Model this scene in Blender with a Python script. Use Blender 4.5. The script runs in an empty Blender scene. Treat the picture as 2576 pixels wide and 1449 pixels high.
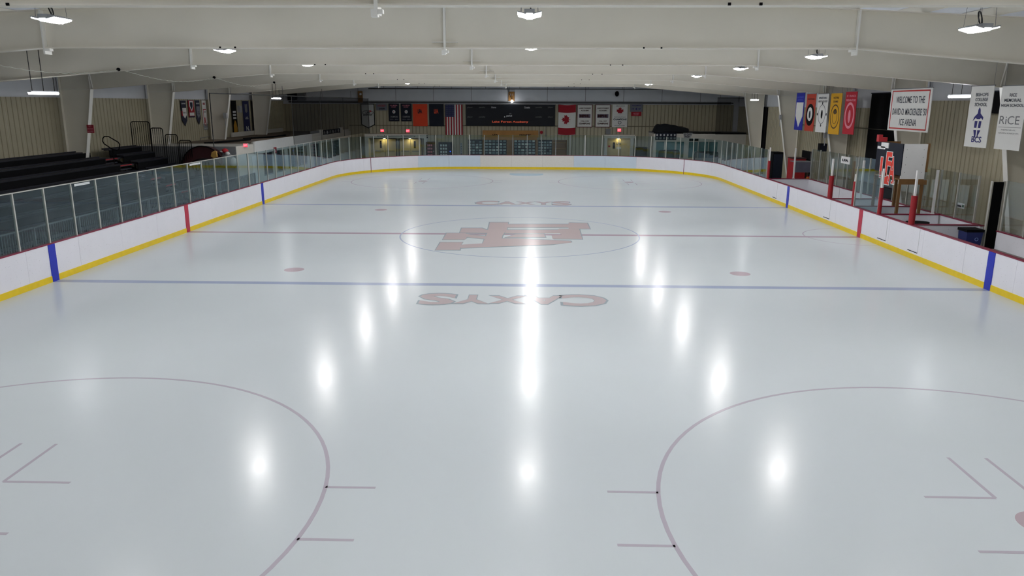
import bpy, bmesh, math, random
from mathutils import Vector
random.seed(7)
scene = bpy.context.scene
C = scene.collection

# ------------------------------------------------------------------ camera
CAM = Vector((.5165, -29.2172, 4.9001)); FPX = 1923.76
YAW, PIT, ROL = -.02745, .23603, .00319
def cam_axes():
    cy, sy, cp, sp = math.cos(YAW), math.sin(YAW), math.cos(PIT), math.sin(PIT)
    f = Vector((sy*cp, cy*cp, -sp)); r = Vector((cy, -sy, 0)); u = r.cross(f)
    c, s = math.cos(ROL), math.sin(ROL)
    return r*c+u*s, u*c-r*s, f
CR, CU, CF = cam_axes()
cd = bpy.data.cameras.new('camera'); cam = bpy.data.objects.new('camera', cd); C.objects.link(cam)
from mathutils import Matrix
M = Matrix((CR, CU, -CF)).transposed().to_4x4(); M.translation = CAM
cam.matrix_world = M
cd.sensor_fit = 'HORIZONTAL'; cd.sensor_width = 36; cd.lens = 36*FPX/2576; cd.clip_start = .05; cd.clip_end = 300
scene.camera = cam
# ------------------------------------------------------------------ world and exposure (closed building: lit by its own lamps)
w = bpy.data.worlds.new('world'); scene.world = w; w.use_nodes = True
w.node_tree.nodes['Background'].inputs[0].default_value = (.5, .55, .6, 1)
w.node_tree.nodes['Background'].inputs[1].default_value = .05
scene.view_settings.view_transform = 'Standard'; scene.view_settings.look = 'None'
scene.view_settings.gamma = 1; scene.view_settings.use_curve_mapping = False
scene.view_settings.exposure = .3
LAMP = 205.0      # radiance of the high bay lenses
TUBE = 26.0       # radiance of the side tubes

# ------------------------------------------------------------------ pixel measurements -> places in the room
def ray(px, py): return CF + CR*((px-1288)/FPX) - CU*((py-724.5)/FPX)
def aty(px, py, y): d = ray(px, py); return CAM+d*((y-CAM.y)/d.y)
def atx(px, py, x): d = ray(px, py); return CAM+d*((x-CAM.x)/d.x)
def atz(px, py, z=0): d = ray(px, py); return CAM+d*((z-CAM.z)/d.z)

# ------------------------------------------------------------------ materials
def lin(c): c /= 255; return c/12.92 if c <= .04045 else ((c+.055)/1.055)**2.4
def col(r, g, b): return (lin(r), lin(g), lin(b), 1)
MATS = {}
def pm(name, rgb, rough=.6, metal=0, var=.06, scale=3, bump=0, bscale=40, spec=.5, emit=0, emitc=None):
    if name in MATS: return MATS[name]
    m = bpy.data.materials.new(name); m.use_nodes = True; nt = m.node_tree; b = nt.nodes['Principled BSDF']
    b.inputs['Roughness'].default_value = rough; b.inputs['Metallic'].default_value = metal
    b.inputs['Specular IOR Level'].default_value = spec
    tc = nt.nodes.new('ShaderNodeTexCoord'); n = nt.nodes.new('ShaderNodeTexNoise')
    n.inputs['Scale'].default_value = scale; n.inputs['Detail'].default_value = 4
    nt.links.new(tc.outputs['Object'], n.inputs['Vector'])
    r = nt.nodes.new('ShaderNodeValToRGB'); c = col(*rgb)
    r.color_ramp.elements[0].position = .3; r.color_ramp.elements[1].position = .7
    r.color_ramp.elements[0].color = [x*(1-var) for x in c[:3]]+[1]
    r.color_ramp.elements[1].color = [min(1, x*(1+var)) for x in c[:3]]+[1]
    nt.links.new(n.outputs['Fac'], r.inputs['Fac']); nt.links.new(r.outputs['Color'], b.inputs['Base Color'])
    if bump:
        n2 = nt.nodes.new('ShaderNodeTexNoise'); n2.inputs['Scale'].default_value = bscale
        nt.links.new(tc.outputs['Object'], n2.inputs['Vector'])
        bp = nt.nodes.new('ShaderNodeBump'); bp.inputs['Strength'].default_value = bump; bp.inputs['Distance'].default_value = .02
        nt.links.new(n2.outputs['Fac'], bp.inputs['Height']); nt.links.new(bp.outputs['Normal'], b.inputs['Normal'])
    if emit:
        b.inputs['Emission Color'].default_value = emitc or c; b.inputs['Emission Strength'].default_value = emit
    MATS[name] = m; return m
def ice_mat(name, rgb, var=.04):
    m = pm(name, rgb, rough=.5, var=var, scale=.13); nt = m.node_tree; b = nt.nodes['Principled BSDF']
    b.inputs['IOR'].default_value = 1.31; b.inputs['Specular IOR Level'].default_value = .2
    b.inputs['Roughness'].default_value = .21
    tc = nt.nodes['Texture Coordinate']
    mp = nt.nodes.new('ShaderNodeMapping'); mp.inputs['Scale'].default_value = (1, .5, 1)
    n = nt.nodes.new('ShaderNodeTexNoise'); n.inputs['Scale'].default_value = 9; n.inputs['Detail'].default_value = 6; n.inputs['Distortion'].default_value = 1.5
    bp = nt.nodes.new('ShaderNodeBump'); bp.inputs['Strength'].default_value = .05; bp.inputs['Distance'].default_value = .006
    geo = nt.nodes.new('ShaderNodeNewGeometry')
    nt.links.new(geo.outputs['Position'], mp.inputs['Vector']); nt.links.new(mp.outputs['Vector'], n.inputs['Vector'])
    nt.links.new(n.outputs['Fac'], bp.inputs['Height'])
    b.inputs['Coat Weight'].default_value = .02; b.inputs['Coat Roughness'].default_value = .07; b.inputs['Coat IOR'].default_value = 1.31
    nt.links.new(bp.outputs['Normal'], b.inputs['Coat Normal'])
    return m
def glass_mat(name, tint, rough=.02, extra=0.0):
    m = bpy.data.materials.new(name); m.use_nodes = True; nt = m.node_tree; nt.nodes.clear()
    o = nt.nodes.new('ShaderNodeOutputMaterial'); mx = nt.nodes.new('ShaderNodeMixShader')
    t = nt.nodes.new('ShaderNodeBsdfTransparent'); g = nt.nodes.new('ShaderNodeBsdfGlossy'); f = nt.nodes.new('ShaderNodeFresnel')
    t.inputs[0].default_value = (*tint, 1); g.inputs['Roughness'].default_value = rough; f.inputs['IOR'].default_value = 1.5
    g.inputs[0].default_value = (.66, .77, .84, 1)
    ge = nt.nodes.new('ShaderNodeNewGeometry'); mr = nt.nodes.new('ShaderNodeMapRange')      # same reflectance from both faces of the sheet
    mr.inputs['To Min'].default_value = 1.5; mr.inputs['To Max'].default_value = 1/1.5
    nt.links.new(ge.outputs['Backfacing'], mr.inputs['Value']); nt.links.new(mr.outputs[0], f.inputs['IOR'])
    src = f.outputs[0]
    if extra:
        a = nt.nodes.new('ShaderNodeMath'); a.operation = 'ADD'; a.inputs[1].default_value = extra; a.use_clamp = True
        nt.links.new(src, a.inputs[0]); src = a.outputs[0]
    nt.links.new(src, mx.inputs[0]); nt.links.new(t.outputs[0], mx.inputs[1]); nt.links.new(g.outputs[0], mx.inputs[2])
    nt.links.new(mx.outputs[0], o.inputs[0]); MATS[name] = m; return m
def net_mat(name, rgb, dens):
    m = bpy.data.materials.new(name); m.use_nodes = True; nt = m.node_tree; nt.nodes.clear()
    o = nt.nodes.new('ShaderNodeOutputMaterial'); mx = nt.nodes.new('ShaderNodeMixShader')
    t = nt.nodes.new('ShaderNodeBsdfTransparent'); d = nt.nodes.new('ShaderNodeBsdfDiffuse'); d.inputs[0].default_value = col(*rgb)
    mx.inputs[0].default_value = dens
    nt.links.new(t.outputs[0], mx.inputs[1]); nt.links.new(d.outputs[0], mx.inputs[2]); nt.links.new(mx.outputs[0], o.inputs[0]); MATS[name] = m; return m

ICE = ice_mat('ice', (192, 199, 203), .035)
ICE_RED = ice_mat('ice_paint_red', (172, 165, 176)); ICE_RED2 = ice_mat('ice_paint_centre_red', (163, 146, 157))
ICE_BLUE = ice_mat('ice_paint_blue', (150, 160, 184)); ICE_CIRC = ice_mat('ice_paint_circle_blue', (155, 166, 187))
ICE_DOT = ice_mat('ice_paint_spot', (172, 157, 164)); ICE_LOGO = ice_mat('ice_paint_logo', (179, 165, 166)); ICE_OUT = ice_mat('ice_paint_outline', (148, 159, 166))
ICE_CREASE = ice_mat('ice_paint_crease', (155, 183, 204)); ICE_TXT = ice_mat('ice_paint_lettering', (178, 165, 167))
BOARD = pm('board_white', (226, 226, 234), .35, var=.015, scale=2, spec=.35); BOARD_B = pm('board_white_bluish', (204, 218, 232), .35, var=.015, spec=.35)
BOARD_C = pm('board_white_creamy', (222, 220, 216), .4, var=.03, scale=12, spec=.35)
KICK = pm('kick_yellow', (226, 196, 20), .4, var=.05, scale=5); CAP = pm('cap_red', (126, 22, 56), .4, var=.05)
SRED = pm('stripe_red', (180, 28, 62), .4, var=.03); SBLUE = pm('stripe_blue', (14, 38, 176), .4, var=.03)
FRAME = pm('frame_cream_paint', (232, 227, 214), .38, var=.03, scale=.6, spec=.4)
FRAME_W = pm('frame_flange_paint', (238, 237, 232), .45, var=.02)
CREAM = pm('siding_cream', (168, 161, 138), .5, var=.04, scale=1.2); GROOVE = pm('siding_groove', (104, 99, 83), .8)
INSUL = pm('insulation_white', (208, 211, 218), .6, var=.04, scale=1); CEIL = pm('ceiling_white', (226, 229, 236), .6, var=.04)
CONC = pm('concrete', (120, 118, 112), .8, var=.1, bump=.2); RUBBER = pm('rubber_black', (26, 28, 32), .8, var=.1)
BLACK = pm('black', (11, 12, 15), .85, spec=.12); DARK = pm('dark_navy', (22, 28, 42), .7, spec=.25); STEEL = pm('galvanised_post', (190, 190, 184), .35, metal=.3)
GREY = pm('grey', (120, 122, 126), .6); LGREY = pm('light_grey', (170, 172, 176), .6); WHITE = pm('white_paint', (226, 226, 226), .5, var=.02)
OFFW = pm('annex_white', (205, 202, 194), .6, var=.03); BROWN = pm('roof_brown', (112, 98, 82), .9, var=.12, scale=2)
WOOD = pm('plywood', (160, 112, 52), .6, var=.15, scale=2); WOODD = pm('wood_dark', (120, 86, 46), .7, var=.15)
REDPAD = pm('red_padding', (146, 10, 26), .55, var=.08, scale=6); BENCHM = pm('bleacher_black', (17, 21, 33), .5, var=.12, spec=.3)
BENCHG = pm('bleacher_deck_grey', (46, 50, 62), .6, var=.1); REDM = pm('red', (176, 30, 40), .6); ORANGE = pm('flag_orange', (214, 62, 22), .7, var=.05)
MAROON = pm('maroon_fabric', (58, 18, 24), .8, var=.15); NAVY = pm('navy_fabric', (24, 28, 50), .8, var=.05); CLOTH = pm('white_cloth', (214, 214, 212), .8, var=.02)
FRED = pm('flag_red', (150, 16, 36), .8, var=.05); YEL = pm('banner_yellow', (204, 152, 12), .8, var=.04); CRIM = pm('banner_crimson', (172, 14, 38), .8, var=.04)
BLUEB = pm('banner_blue', (16, 30, 150), .8, var=.04); RUST = pm('banner_rust', (172, 52, 30), .8, var=.04); CLOTHG = pm('grey_cloth', (110, 112, 122), .8)
BINB = pm('bin_blue', (18, 34, 96), .5); TEAL = pm('blind_teal', (104, 150, 152), .5); TEXTD = pm('ink_dark', (50, 58, 72), .7, var=.02)
TEXTN = pm('ink_navy', (28, 26, 104), .7, var=.02); TEXTR = pm('ink_red', (186, 44, 44), .7, var=.02); TEXTO = pm('ink_orange', (206, 70, 40), .7, var=.02)
PINK = pm('ink_pale_pink', (214, 130, 146), .7); PALE = pm('ink_pale', (200, 204, 206), .7); GOLD = pm('gold', (176, 130, 30), .6)
DOORC = pm('door_cream', (188, 174, 136), .5); CABLE = pm('cable_black', (16, 16, 18), .5); ROPE = pm('rope_white', (190, 190, 180), .6)
GLASS = glass_mat('shield_glass', (.80, .87, .88), .015, 0); GLASSR = glass_mat('clear_glass', (.9, .92, .92), .02)
NET = net_mat('netting', (20, 22, 26), .3)
GRILLE = pm('grille_grey', (110, 116, 124), .6)
LENS = pm('lamp_lens', (255, 255, 255), .3, emit=LAMP, emitc=(1, .98, .965, 1))
TUBEM = pm('tube_lens', (255, 255, 255), .3, emit=TUBE, emitc=(.96, .97, 1, 1))
EXITM = pm('exit_red', (220, 30, 50), .4, emit=1.1, emitc=(1, .03, .07, 1)); WARM2 = pm('warm_lamp_dim', (255, 220, 150), .4, emit=60, emitc=(1, .72, .3, 1)); WARM = pm('warm_lamp', (255, 220, 150), .4, emit=85, emitc=(1, .72, .3, 1))
BULB = pm('flood_lens', (255, 255, 255), .4, emit=14, emitc=(1, 1, 1, 1)); LEDR = pm('led_orange', (200, 60, 40), .5, emit=.22, emitc=(1, .16, .06, 1))
WOODB = pm('booth_wood', (118, 84, 46), .7, var=.12, scale=3); SMUTE = pm('stripe_goal_line', (120, 60, 82), .5)
BLUELED = pm('led_blue', (20, 40, 200), .5, emit=1.2, emitc=(.05, .15, 1, 1)); BRIGHTM = pm('display_lit', (190, 205, 205), .5, var=.3, scale=25)

def scuffs(m, sc=38, thr=.70, dark=(70, 74, 84)):      # small puck marks
    nt = m.node_tree; b = nt.nodes['Principled BSDF']; src = b.inputs['Base Color'].links[0].from_socket
    geo = nt.nodes.new('ShaderNodeNewGeometry'); n = nt.nodes.new('ShaderNodeTexNoise'); n.inputs['Scale'].default_value = sc; n.inputs['Detail'].default_value = 2
    nt.links.new(geo.outputs['Position'], n.inputs['Vector']); r = nt.nodes.new('ShaderNodeMapRange')
    r.inputs['From Min'].default_value = thr; r.inputs['From Max'].default_value = thr+.04; r.inputs['To Max'].default_value = .6
    nt.links.new(n.outputs['Fac'], r.inputs['Value']); mx = nt.nodes.new('ShaderNodeMixRGB'); mx.inputs[2].default_value = col(*dark)
    nt.links.new(r.outputs[0], mx.inputs[0]); nt.links.new(src, mx.inputs[1]); nt.links.new(mx.outputs[0], b.inputs['Base Color'])
for m_ in (BOARD, BOARD_B, BOARD_C): scuffs(m_)
# ------------------------------------------------------------------ mesh helpers
class MB:
    def __init__(s): s.v = []; s.f = []
    def add(s, vs, fs):
        o = len(s.v); s.v += [tuple(p) for p in vs]; s.f += [tuple(i+o for i in f) for f in fs]; return s
    def box(s, x0, x1, y0, y1, z0, z1):
        if x0 > x1: x0, x1 = x1, x0
        if y0 > y1: y0, y1 = y1, y0
        if z0 > z1: z0, z1 = z1, z0
        return s.add([(x0,y0,z0),(x1,y0,z0),(x1,y1,z0),(x0,y1,z0),(x0,y0,z1),(x1,y0,z1),(x1,y1,z1),(x0,y1,z1)],
              [(0,3,2,1),(4,5,6,7),(0,1,5,4),(1,2,6,5),(2,3,7,6),(3,0,4,7)])
    def obox(s, o, U, V, N, u0, u1, v0, v1, n0, n1):
        o = Vector(o); P = [o+U*u+V*v+N*n for n in (n0, n1) for u, v in ((u0,v0),(u1,v0),(u1,v1),(u0,v1))]
        return s.add(P, [(0,3,2,1),(4,5,6,7),(0,1,5,4),(1,2,6,5),(2,3,7,6),(3,0,4,7)])
    def beam(s, p, q, wd, th, up=(0, 1, 0)):
        p = Vector(p); q = Vector(q); d = (q-p); L = d.length; d.normalize(); U = Vector(up)
        N = d.cross(U).normalized(); U = N.cross(d).normalized()
        return s.obox(p, d, U, N, 0, L, -wd/2, wd/2, -th/2, th/2)
    def tube(s, pts, r, n=6, close=False):
        pts = [Vector(p) for p in pts]; k = len(pts); base = len(s.v); ref = Vector((.13, .21, .97))
        for i, p in enumerate(pts):
            a = pts[(i-1) % k] if (close or i) else p; b = pts[(i+1) % k] if (close or i < k-1) else p
            d = (b-a).normalized()
            if abs(d.dot(ref)) > .97: ref = Vector((.9, .3, .1))
            U = d.cross(ref).normalized(); V = d.cross(U)
            for j in range(n):
                t = 2*math.pi*j/n; s.v.append(tuple(p+U*(r*math.cos(t))+V*(r*math.sin(t))))
        for i in range(k if close else k-1):
            i2 = (i+1) % k
            for j in range(n):
                s.f.append((base+i*n+j, base+i2*n+j, base+i2*n+(j+1) % n, base+i*n+(j+1) % n))
        if not close:
            s.f.append(tuple(base+j for j in range(n))); s.f.append(tuple(base+(k-1)*n+j for j in reversed(range(n))))
        return s
    def prism(s, poly, o, U, V, N, n0, n1):      # 2-D polygon extruded along N
        o = Vector(o); k = len(poly); P = [o+U*a+V*b+N*n0 for a, b in poly]+[o+U*a+V*b+N*n1 for a, b in poly]
        fs = [tuple(reversed(range(k))), tuple(range(k, 2*k))]+[(i, (i+1) % k, k+(i+1) % k, k+i) for i in range(k)]
        return s.add(P, fs)
    def strip(s, A, B, z0, z1):                  # closed or open band between two 2-D rails, extruded in z
        k = len(A); P = []
        for a, b in zip(A, B): P += [(a[0],a[1],z0),(a[0],a[1],z1),(b[0],b[1],z1),(b[0],b[1],z0)]
        fs = []
        for i in range(k-1):
            for j in range(4): fs.append((4*i+j, 4*i+(j+1) % 4, 4*i+4+(j+1) % 4, 4*i+4+j))
        fs += [(3,2,1,0), (4*k-4, 4*k-3, 4*k-2, 4*k-1)]
        return s.add(P, fs)
    def disc(s, o, U, V, N, ru, rv, n0, n1, k=28): 
        return s.prism([(ru*math.cos(2*math.pi*i/k), rv*math.sin(2*math.pi*i/k)) for i in range(k)], o, U, V, N, n0, n1)
    def ring(s, o, U, V, N, ru, rv, t, n0, n1, k=32, a0=0, a1=2*math.pi):
        o = Vector(o); P = []
        for i in range(k+1):
            a = a0+(a1-a0)*i/k; c, q = math.cos(a), math.sin(a)
            for m, n in ((1, n0), (1, n1), (-1, n1), (-1, n0)):
                P.append(o+U*((ru+m*t/2)*c)+V*((rv+m*t/2)*q)+N*n)
        fs = []
        for i in range(k):
            for j in range(4): fs.append((4*i+j, 4*i+(j+1) % 4, 4*i+4+(j+1) % 4, 4*i+4+j))
        return s.add(P, fs)
    def mesh(s, name, off=(0,0,0)):
        me = bpy.data.meshes.new(name); ox, oy, oz = off
        me.from_pydata([(a-ox, b-oy, c-oz) for a, b, c in s.v], [], s.f); me.update(); return me
    def fix(s, me):
        bm = bmesh.new(); bm.from_mesh(me); bmesh.ops.recalc_face_normals(bm, faces=bm.faces); bm.to_mesh(me); bm.free()
    def build(s, name, mat, parent=None, loc=None, smooth=False):
        if parent is not None: off = worldloc(parent) if loc is None else loc
        elif loc is not None: off = loc
        else:
            xs = [p[0] for p in s.v]; ys = [p[1] for p in s.v]; zs = [p[2] for p in s.v]
            off = ((min(xs)+max(xs))/2, (min(ys)+max(ys))/2, min(zs))
        me = s.mesh(name, off); s.fix(me); me.materials.append(mat)
        if smooth:
            for p in me.polygons: p.use_smooth = True
        o = bpy.data.objects.new(name, me); C.objects.link(o)
        if parent is not None:
            o.parent = parent; pl = worldloc(parent); o.location = Vector(off)-pl
        else: o.location = off
        return o
def worldloc(o):
    v = Vector(o.location)
    while o.parent: o = o.parent; v += o.location
    return v
def tag(o, label, cat, group=None, kind=None):
    o['label'] = label; o['category'] = cat
    if group: o['group'] = group
    if kind: o['kind'] = kind
    return o
def thing(name, loc, label, cat, group=None, kind=None):
    o = bpy.data.objects.new(name, None); C.objects.link(o); o.location = loc; o.empty_display_size = .2
    return tag(o, label, cat, group, kind)
def struct(o): o['kind'] = 'structure'; return o
def dup(root, loc, label=None):
    r = root.copy(); C.objects.link(r); r.location = loc
    if label: r['label'] = label
    def kids(src, dst):
        for ch in [c for c in ALLCH.get(src.name, [])]:
            c = ch.copy(); C.objects.link(c); c.parent = dst; kids(ch, c)
    kids(root, r); return r
ALLCH = {}
def index_children():
    ALLCH.clear()
    for o in bpy.data.objects:
        if o.parent: ALLCH.setdefault(o.parent.name, []).append(o)
X, Y, Z = Vector((1,0,0)), Vector((0,1,0)), Vector((0,0,1))
TXTC = {}
def txt(s, o, U, V, N, u0, u1, v0, v1, mat, parent, name='lettering', n=.004, th=.002, bold=.0, italic=0, loc=None):
    """lettering fitted to the rectangle u0..u1, v0..v1 of the plane o,U,V"""
    key = (s, bold, italic)
    if key not in TXTC:
        cu = bpy.data.curves.new('t', 'FONT'); cu.body = s; cu.offset = bold; cu.resolution_u = 3; cu.shear = italic
        cu.align_x = 'CENTER'; cu.space_line = 1.0
        ob = bpy.data.objects.new('t', cu); me = bpy.data.meshes.new_from_object(ob)
        vs = [tuple(v.co) for v in me.vertices]; fs = [tuple(p.vertices) for p in me.polygons]
        bpy.data.objects.remove(ob); bpy.data.meshes.remove(me); bpy.data.curves.remove(cu); TXTC[key] = (vs, fs)
    vs, fs = TXTC[key]
    if not vs: return None
    a0 = min(v[0] for v in vs); a1 = max(v[0] for v in vs); b0 = min(v[1] for v in vs); b1 = max(v[1] for v in vs)
    o = Vector(o); P = [o+U*(u0+(v[0]-a0)/(a1-a0)*(u1-u0))+V*(v0+(v[1]-b0)/(b1-b0)*(v1-v0))+N*n for v in vs]
    m = MB(); m.add(P, fs); off = worldloc(parent)
    me = m.mesh(name, off); me.materials.append(mat)
    ob = bpy.data.objects.new(name, me); C.objects.link(ob); ob.parent = parent; return ob

# ================================================================== SETTING
XC = -1.55; HW = 18.95; XL, XR = XC-HW, XC+HW; YB = 36.1; YN = -37.0
def roofz(dx): return 7.62-.045*abs(dx)
W, YE, RC = 12.954, 30.39, 8.53
f = struct(MB().box(XL-.3, XR+.3, YN-.3, YB+.3, -.25, -.03).build('floor', CONC))
# ceiling: two slopes of white insulation, purlins under it
ce = MB()
for s in (-1, 1): ce.prism([(0, 7.62), (s*(HW+.3), roofz(HW+.3)), (s*(HW+.3), roofz(HW+.3)+.1), (0, 7.72)], (XC, 0, 0), X, Z, Y, YN-.3, YB+.3)
ce = struct(ce.build('ceiling', CEIL))
for s in (-1, 1):
    for k in range(1, 12):
        dx = s*k*1.55; z = roofz(dx)
        MB().box(XC+dx-.035, XC+dx+.035, YN, YB, z-.2, z-.008).build('purlin', FRAME, ce)
# walls: back slab + siding sheets + insulation band
def siding_mesh(width, z0, z1, name):
    m = MB(); n = 3; pitch = width/n; g = .024; d = .03
    prof = [(0, 0)]
    for i in range(n):
        c = pitch*(i+.5); prof += [(c-g, 0), (c-g*.5, d), (c+g*.5, d), (c+g, 0)]
    prof += [(width-.004, 0)]
    P = [(a, b, z0) for a, b in prof]+[(a, b, z1) for a, b in prof]; k = len(prof)
    m.add(P, [(i, i+1, k+i+1, k+i) for i in range(k-1)])
    return m
def grooves_mesh(width, z0, z1):
    m = MB(); pitch = width/3
    for i in range(3):
        c = pitch*(i+.5); m.box(c-.011, c+.011, .02, .029, z0, z1)
    return m
SW = .914
def wall(name, kind, a0, a1, z1, slab):
    w_ = struct(slab.build(name, INSUL))
    def mk(zt):
        me = siding_mesh(SW, 0, zt, 's').mesh('siding_panel'); me.materials.append(CREAM)
        mg = grooves_mesh(SW, 0, zt).mesh('siding_groove'); mg.materials.append(GROOVE); return me, mg
    cache = {}
    n = int((a1-a0)/SW)
    for i in range(n+1):
        a = a0+i*SW
        if a+SW > a1+.3: continue
        zt = z1(a+SW/2) if callable(z1) else z1
        if zt not in cache: cache[zt] = mk(zt)
        par = None
        for me, nm in zip(cache[zt], ('siding_panel', 'siding_groove')):
            o = bpy.data.objects.new(nm, me); C.objects.link(o)
            if nm == 'siding_groove': o.parent = par; continue
            o.parent = w_; par = o
            if kind == 'left': p = Vector((XL, a+SW, -.03)); o.rotation_euler = (0, 0, -math.pi/2)
            elif kind == 'right': p = Vector((XR, a, -.03)); o.rotation_euler = (0, 0, math.pi/2)
            elif kind == 'back': p = Vector((a, YB, -.03))
            else: p = Vector((a+SW, YN, -.03)); o.rotation_euler = (0, 0, math.pi)
            o.location = p-worldloc(w_)
    return w_
zt = roofz(HW)
# profile depth goes away from the room: local +y for back; left wall local +y -> -x ... handled by the rotations above
wl = wall('wall_left', 'left', YN, YB, 5.15, MB().box(XL-.3, XL-.04, YN-.3, YB+.3, -.03, zt))
wr = wall('wall_right', 'right', YN, YB, lambda y: 5.12 if y < 8.4 else 4.79, MB().box(XR+.04, XR+.3, YN-.3, YB+.3, -.03, zt))
gb = MB().prism([(XL-XC, -.03), (HW, -.03), (HW, zt), (0, 7.62), (XL-XC, zt)], (XC, 0, 0), X, Z, Y, YB+.04, YB+.3)
wb = wall('wall_back', 'back', XL, XR, 4.9, gb)
gb = MB().prism([(XL-XC, -.03), (HW, -.03), (HW, zt), (0, 7.62), (XL-XC, zt)], (XC, 0, 0), X, Z, Y, YN-.3, YN-.04)
wn = wall('wall_near', 'near', XL, XR, 4.9, gb)
# insulation sheets on the upper back wall, with dark seams between them
k = 0; x = XL+.05
while x < XR-.2:
    x1 = min(x+3.15, XR-.03)
    MB().box(x+.02, x1-.02, YB-.02, YB+.02, 5.12, min(roofz(x-XC), roofz(x1-XC))-.03).build('insulation_panel', INSUL, wb)
    MB().box(x1-.02, x1+.02, YB, YB+.035, 5.12, 6.5).build('panel_seam', GREY, wb)
    x = x1+.0
FY = [-18.65+7.85*i for i in range(-2, 7)]
for i in range(-2, 7):
    y0 = -18.65+7.85*i+.15; y1 = y0+7.55
    if i == -2: MB().box(XL-.02, XL+.01, YN+.1, y0-.3, 5.17, zt-.12).build('insulation_panel', INSUL, wl)
    MB().box(XL-.02, XL+.01, y0, min(y1, YB-.1), 5.17, zt-.12).build('insulation_panel', INSUL, wl)
    zb = 5.14 if y0 < 8 else 4.81
    MB().box(XR-.01, XR+.02, y0, min(y1, YB-.1), zb, zt-.12).build('insulation_panel', INSUL, wr)
# long rail and pipes on the back wall
rl = MB().box(XL+.7, XR-.7, YB-.16, YB-.03, 5.05, 5.13).box(XL+.7, XR-.7, YB-.12, YB-.03, 4.92, 5.0)
struct(rl.build('trim_1', GREY))
struct(MB().box(XL+.5, XR-.5, YB-.14, YB-.04, 4.99, 5.05).build('trim_2', BLACK))
struct(MB().box(XL+5.5, XR-4.5, YB-.08, YB-.03, 3.1, 3.16).build('trim_3', GROOVE))

# ================================================================== ICE
def rink_path(off=0.0, n=18, y_from=None):
    """closed rounded rectangle, offset outwards"""
    pts = []; r = RC+off
    for cx, cy, a0 in ((W-RC, YE-RC, 0), (-(W-RC), YE-RC, 90), (-(W-RC), -(YE-RC), 180), (W-RC, -(YE-RC), 270)):
        for i in range(n+1):
            a = math.radians(a0+90*i/n); pts.append((cx+r*math.cos(a), cy+r*math.sin(a)))
    return pts
ice = MB().prism(rink_path(0), (0,0,0), X, Y, Z, -.03, 0).build('ice_sheet', ICE)
tag(ice, 'smooth white ice sheet with painted lines and soft lamp reflections inside the white boards', 'ice')
def on_ice(mb, name, mat, lab=None):
    o = mb.build(name, mat, ice)
    if lab: o['label'] = lab
    return o
H = .0015
on_ice(MB().box(-W+.02, W-.02, -.15, .15, 0, H), 'centre_line', ICE_RED2)
for s in (-1, 1):
    on_ice(MB().box(-W+.02, W-.02, s*8.52-.15, s*8.52+.15, 0, H), 'blue_line', ICE_BLUE)
    on_ice(MB().box(-11.3, 11.3, s*26.84-.025, s*26.84+.025, 0, H), 'goal_line', ICE)
    on_ice(MB().prism([(1.2*math.cos(a)*1.0 if True else 0, s*(24.95-26.84)*0+s*26.8-s*(1.0+.9*math.sin(a))) for a in [math.pi*i/14 for i in range(15)]]+[(-1.2, s*26.8), (1.2, s*26.8)], (0,0,0), X, Y, Z, 0, H), 'goal_crease', ICE_CREASE)
    for t in (-1, 1):
        on_ice(MB().disc((t*6.706, s*6.75, 0), X, Y, Z, .3, .3, 0, H), 'faceoff_spot', ICE_DOT)
        cx, cy = t*6.706, s*20.75
        on_ice(MB().ring((cx, cy, 0), X, Y, Z, 4.572, 4.572, .055, 0, H, k=96), 'faceoff_circle', ICE_RED)
        on_ice(MB().disc((cx, cy, 0), X, Y, Z, .3, .3, 0, H), 'faceoff_spot', ICE_DOT)
        for u in (-1, 1):
            for v in (-1, 1):
                x0 = cx+u*(.22 if u*t < 0 else .31)
                on_ice(MB().box(x0, x0+u*.9, cy+v*.62-.025, cy+v*.62+.025, 0, H).box(x0-.025, x0+.025, cy+v*.62, cy+v*1.78, 0, H*.9), 'faceoff_bracket', ICE_RED)
            for v in (-1, 1):
                xx = cx+u*math.sqrt(4.572**2-.62**2)
                on_ice(MB().box(xx, xx+u*.66, cy+v*.62-.025, cy+v*.62+.025, 0, H), 'hash_mark', ICE_RED)
on_ice(MB().ring((0,0,0), X, Y, Z, 4.572, 4.572, .055, 0, H*1.2, k=128), 'centre_circle', ICE_CIRC)
on_ice(MB().ring((W-.02, .1, 0), X, Y, Z, 1.95, 1.95, .045, 0, H*.8, k=40, a0=math.pi/2, a1=3*math.pi/2), 'referee_crease', ICE_RED)
# centre emblem: interlocked slab letters, traced flat on the ice
EMB = [[(985,272),(1165,272),(1150,345),(1108,400),(1090,472),(905,500),(960,372)],
 [(1160,290),(1760,290),(1755,275),(1940,280),(1968,335),(1765,335),(1750,320),(1155,322)],
 [(1148,345),(1655,345),(1655,338),(1862,338),(1893,435),(1600,432),(1592,400),(1690,396),(1675,378),(1130,380)],
 [(1240,390),(1515,386),(1532,416),(1130,418)],
 [(710,328),(905,328),(950,345),(985,345),(965,376),(690,372)],
 [(560,378),(742,378),(800,395),(960,408),(945,436),(760,416),(742,440),(522,440)],
 [(500,468),(718,468),(700,492),(690,542),(450,542)],
 [(690,492),(920,478),(945,430),(1235,430),(1775,456),(1788,470),(1600,488),(700,524)]]
def emb(scale, z, mat, name):
    m = MB()
    for ip, pl in enumerate(EMB):
        cx = sum(p[0] for p in pl)/len(pl); cy = sum(p[1] for p in pl)/len(pl)
        q = [atz(980+(cx+(a-cx)*1+(scale*9 if a > cx else -scale*9))/3.903, 490+(b+(scale*5 if b > cy else -scale*5))/3.903) for a, b in pl]
        m.prism([(p.x, p.y) for p in q], (0,0,0), X, Y, Z, 0, z+ip*.00025)
    return on_ice(m, name, mat)
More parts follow.
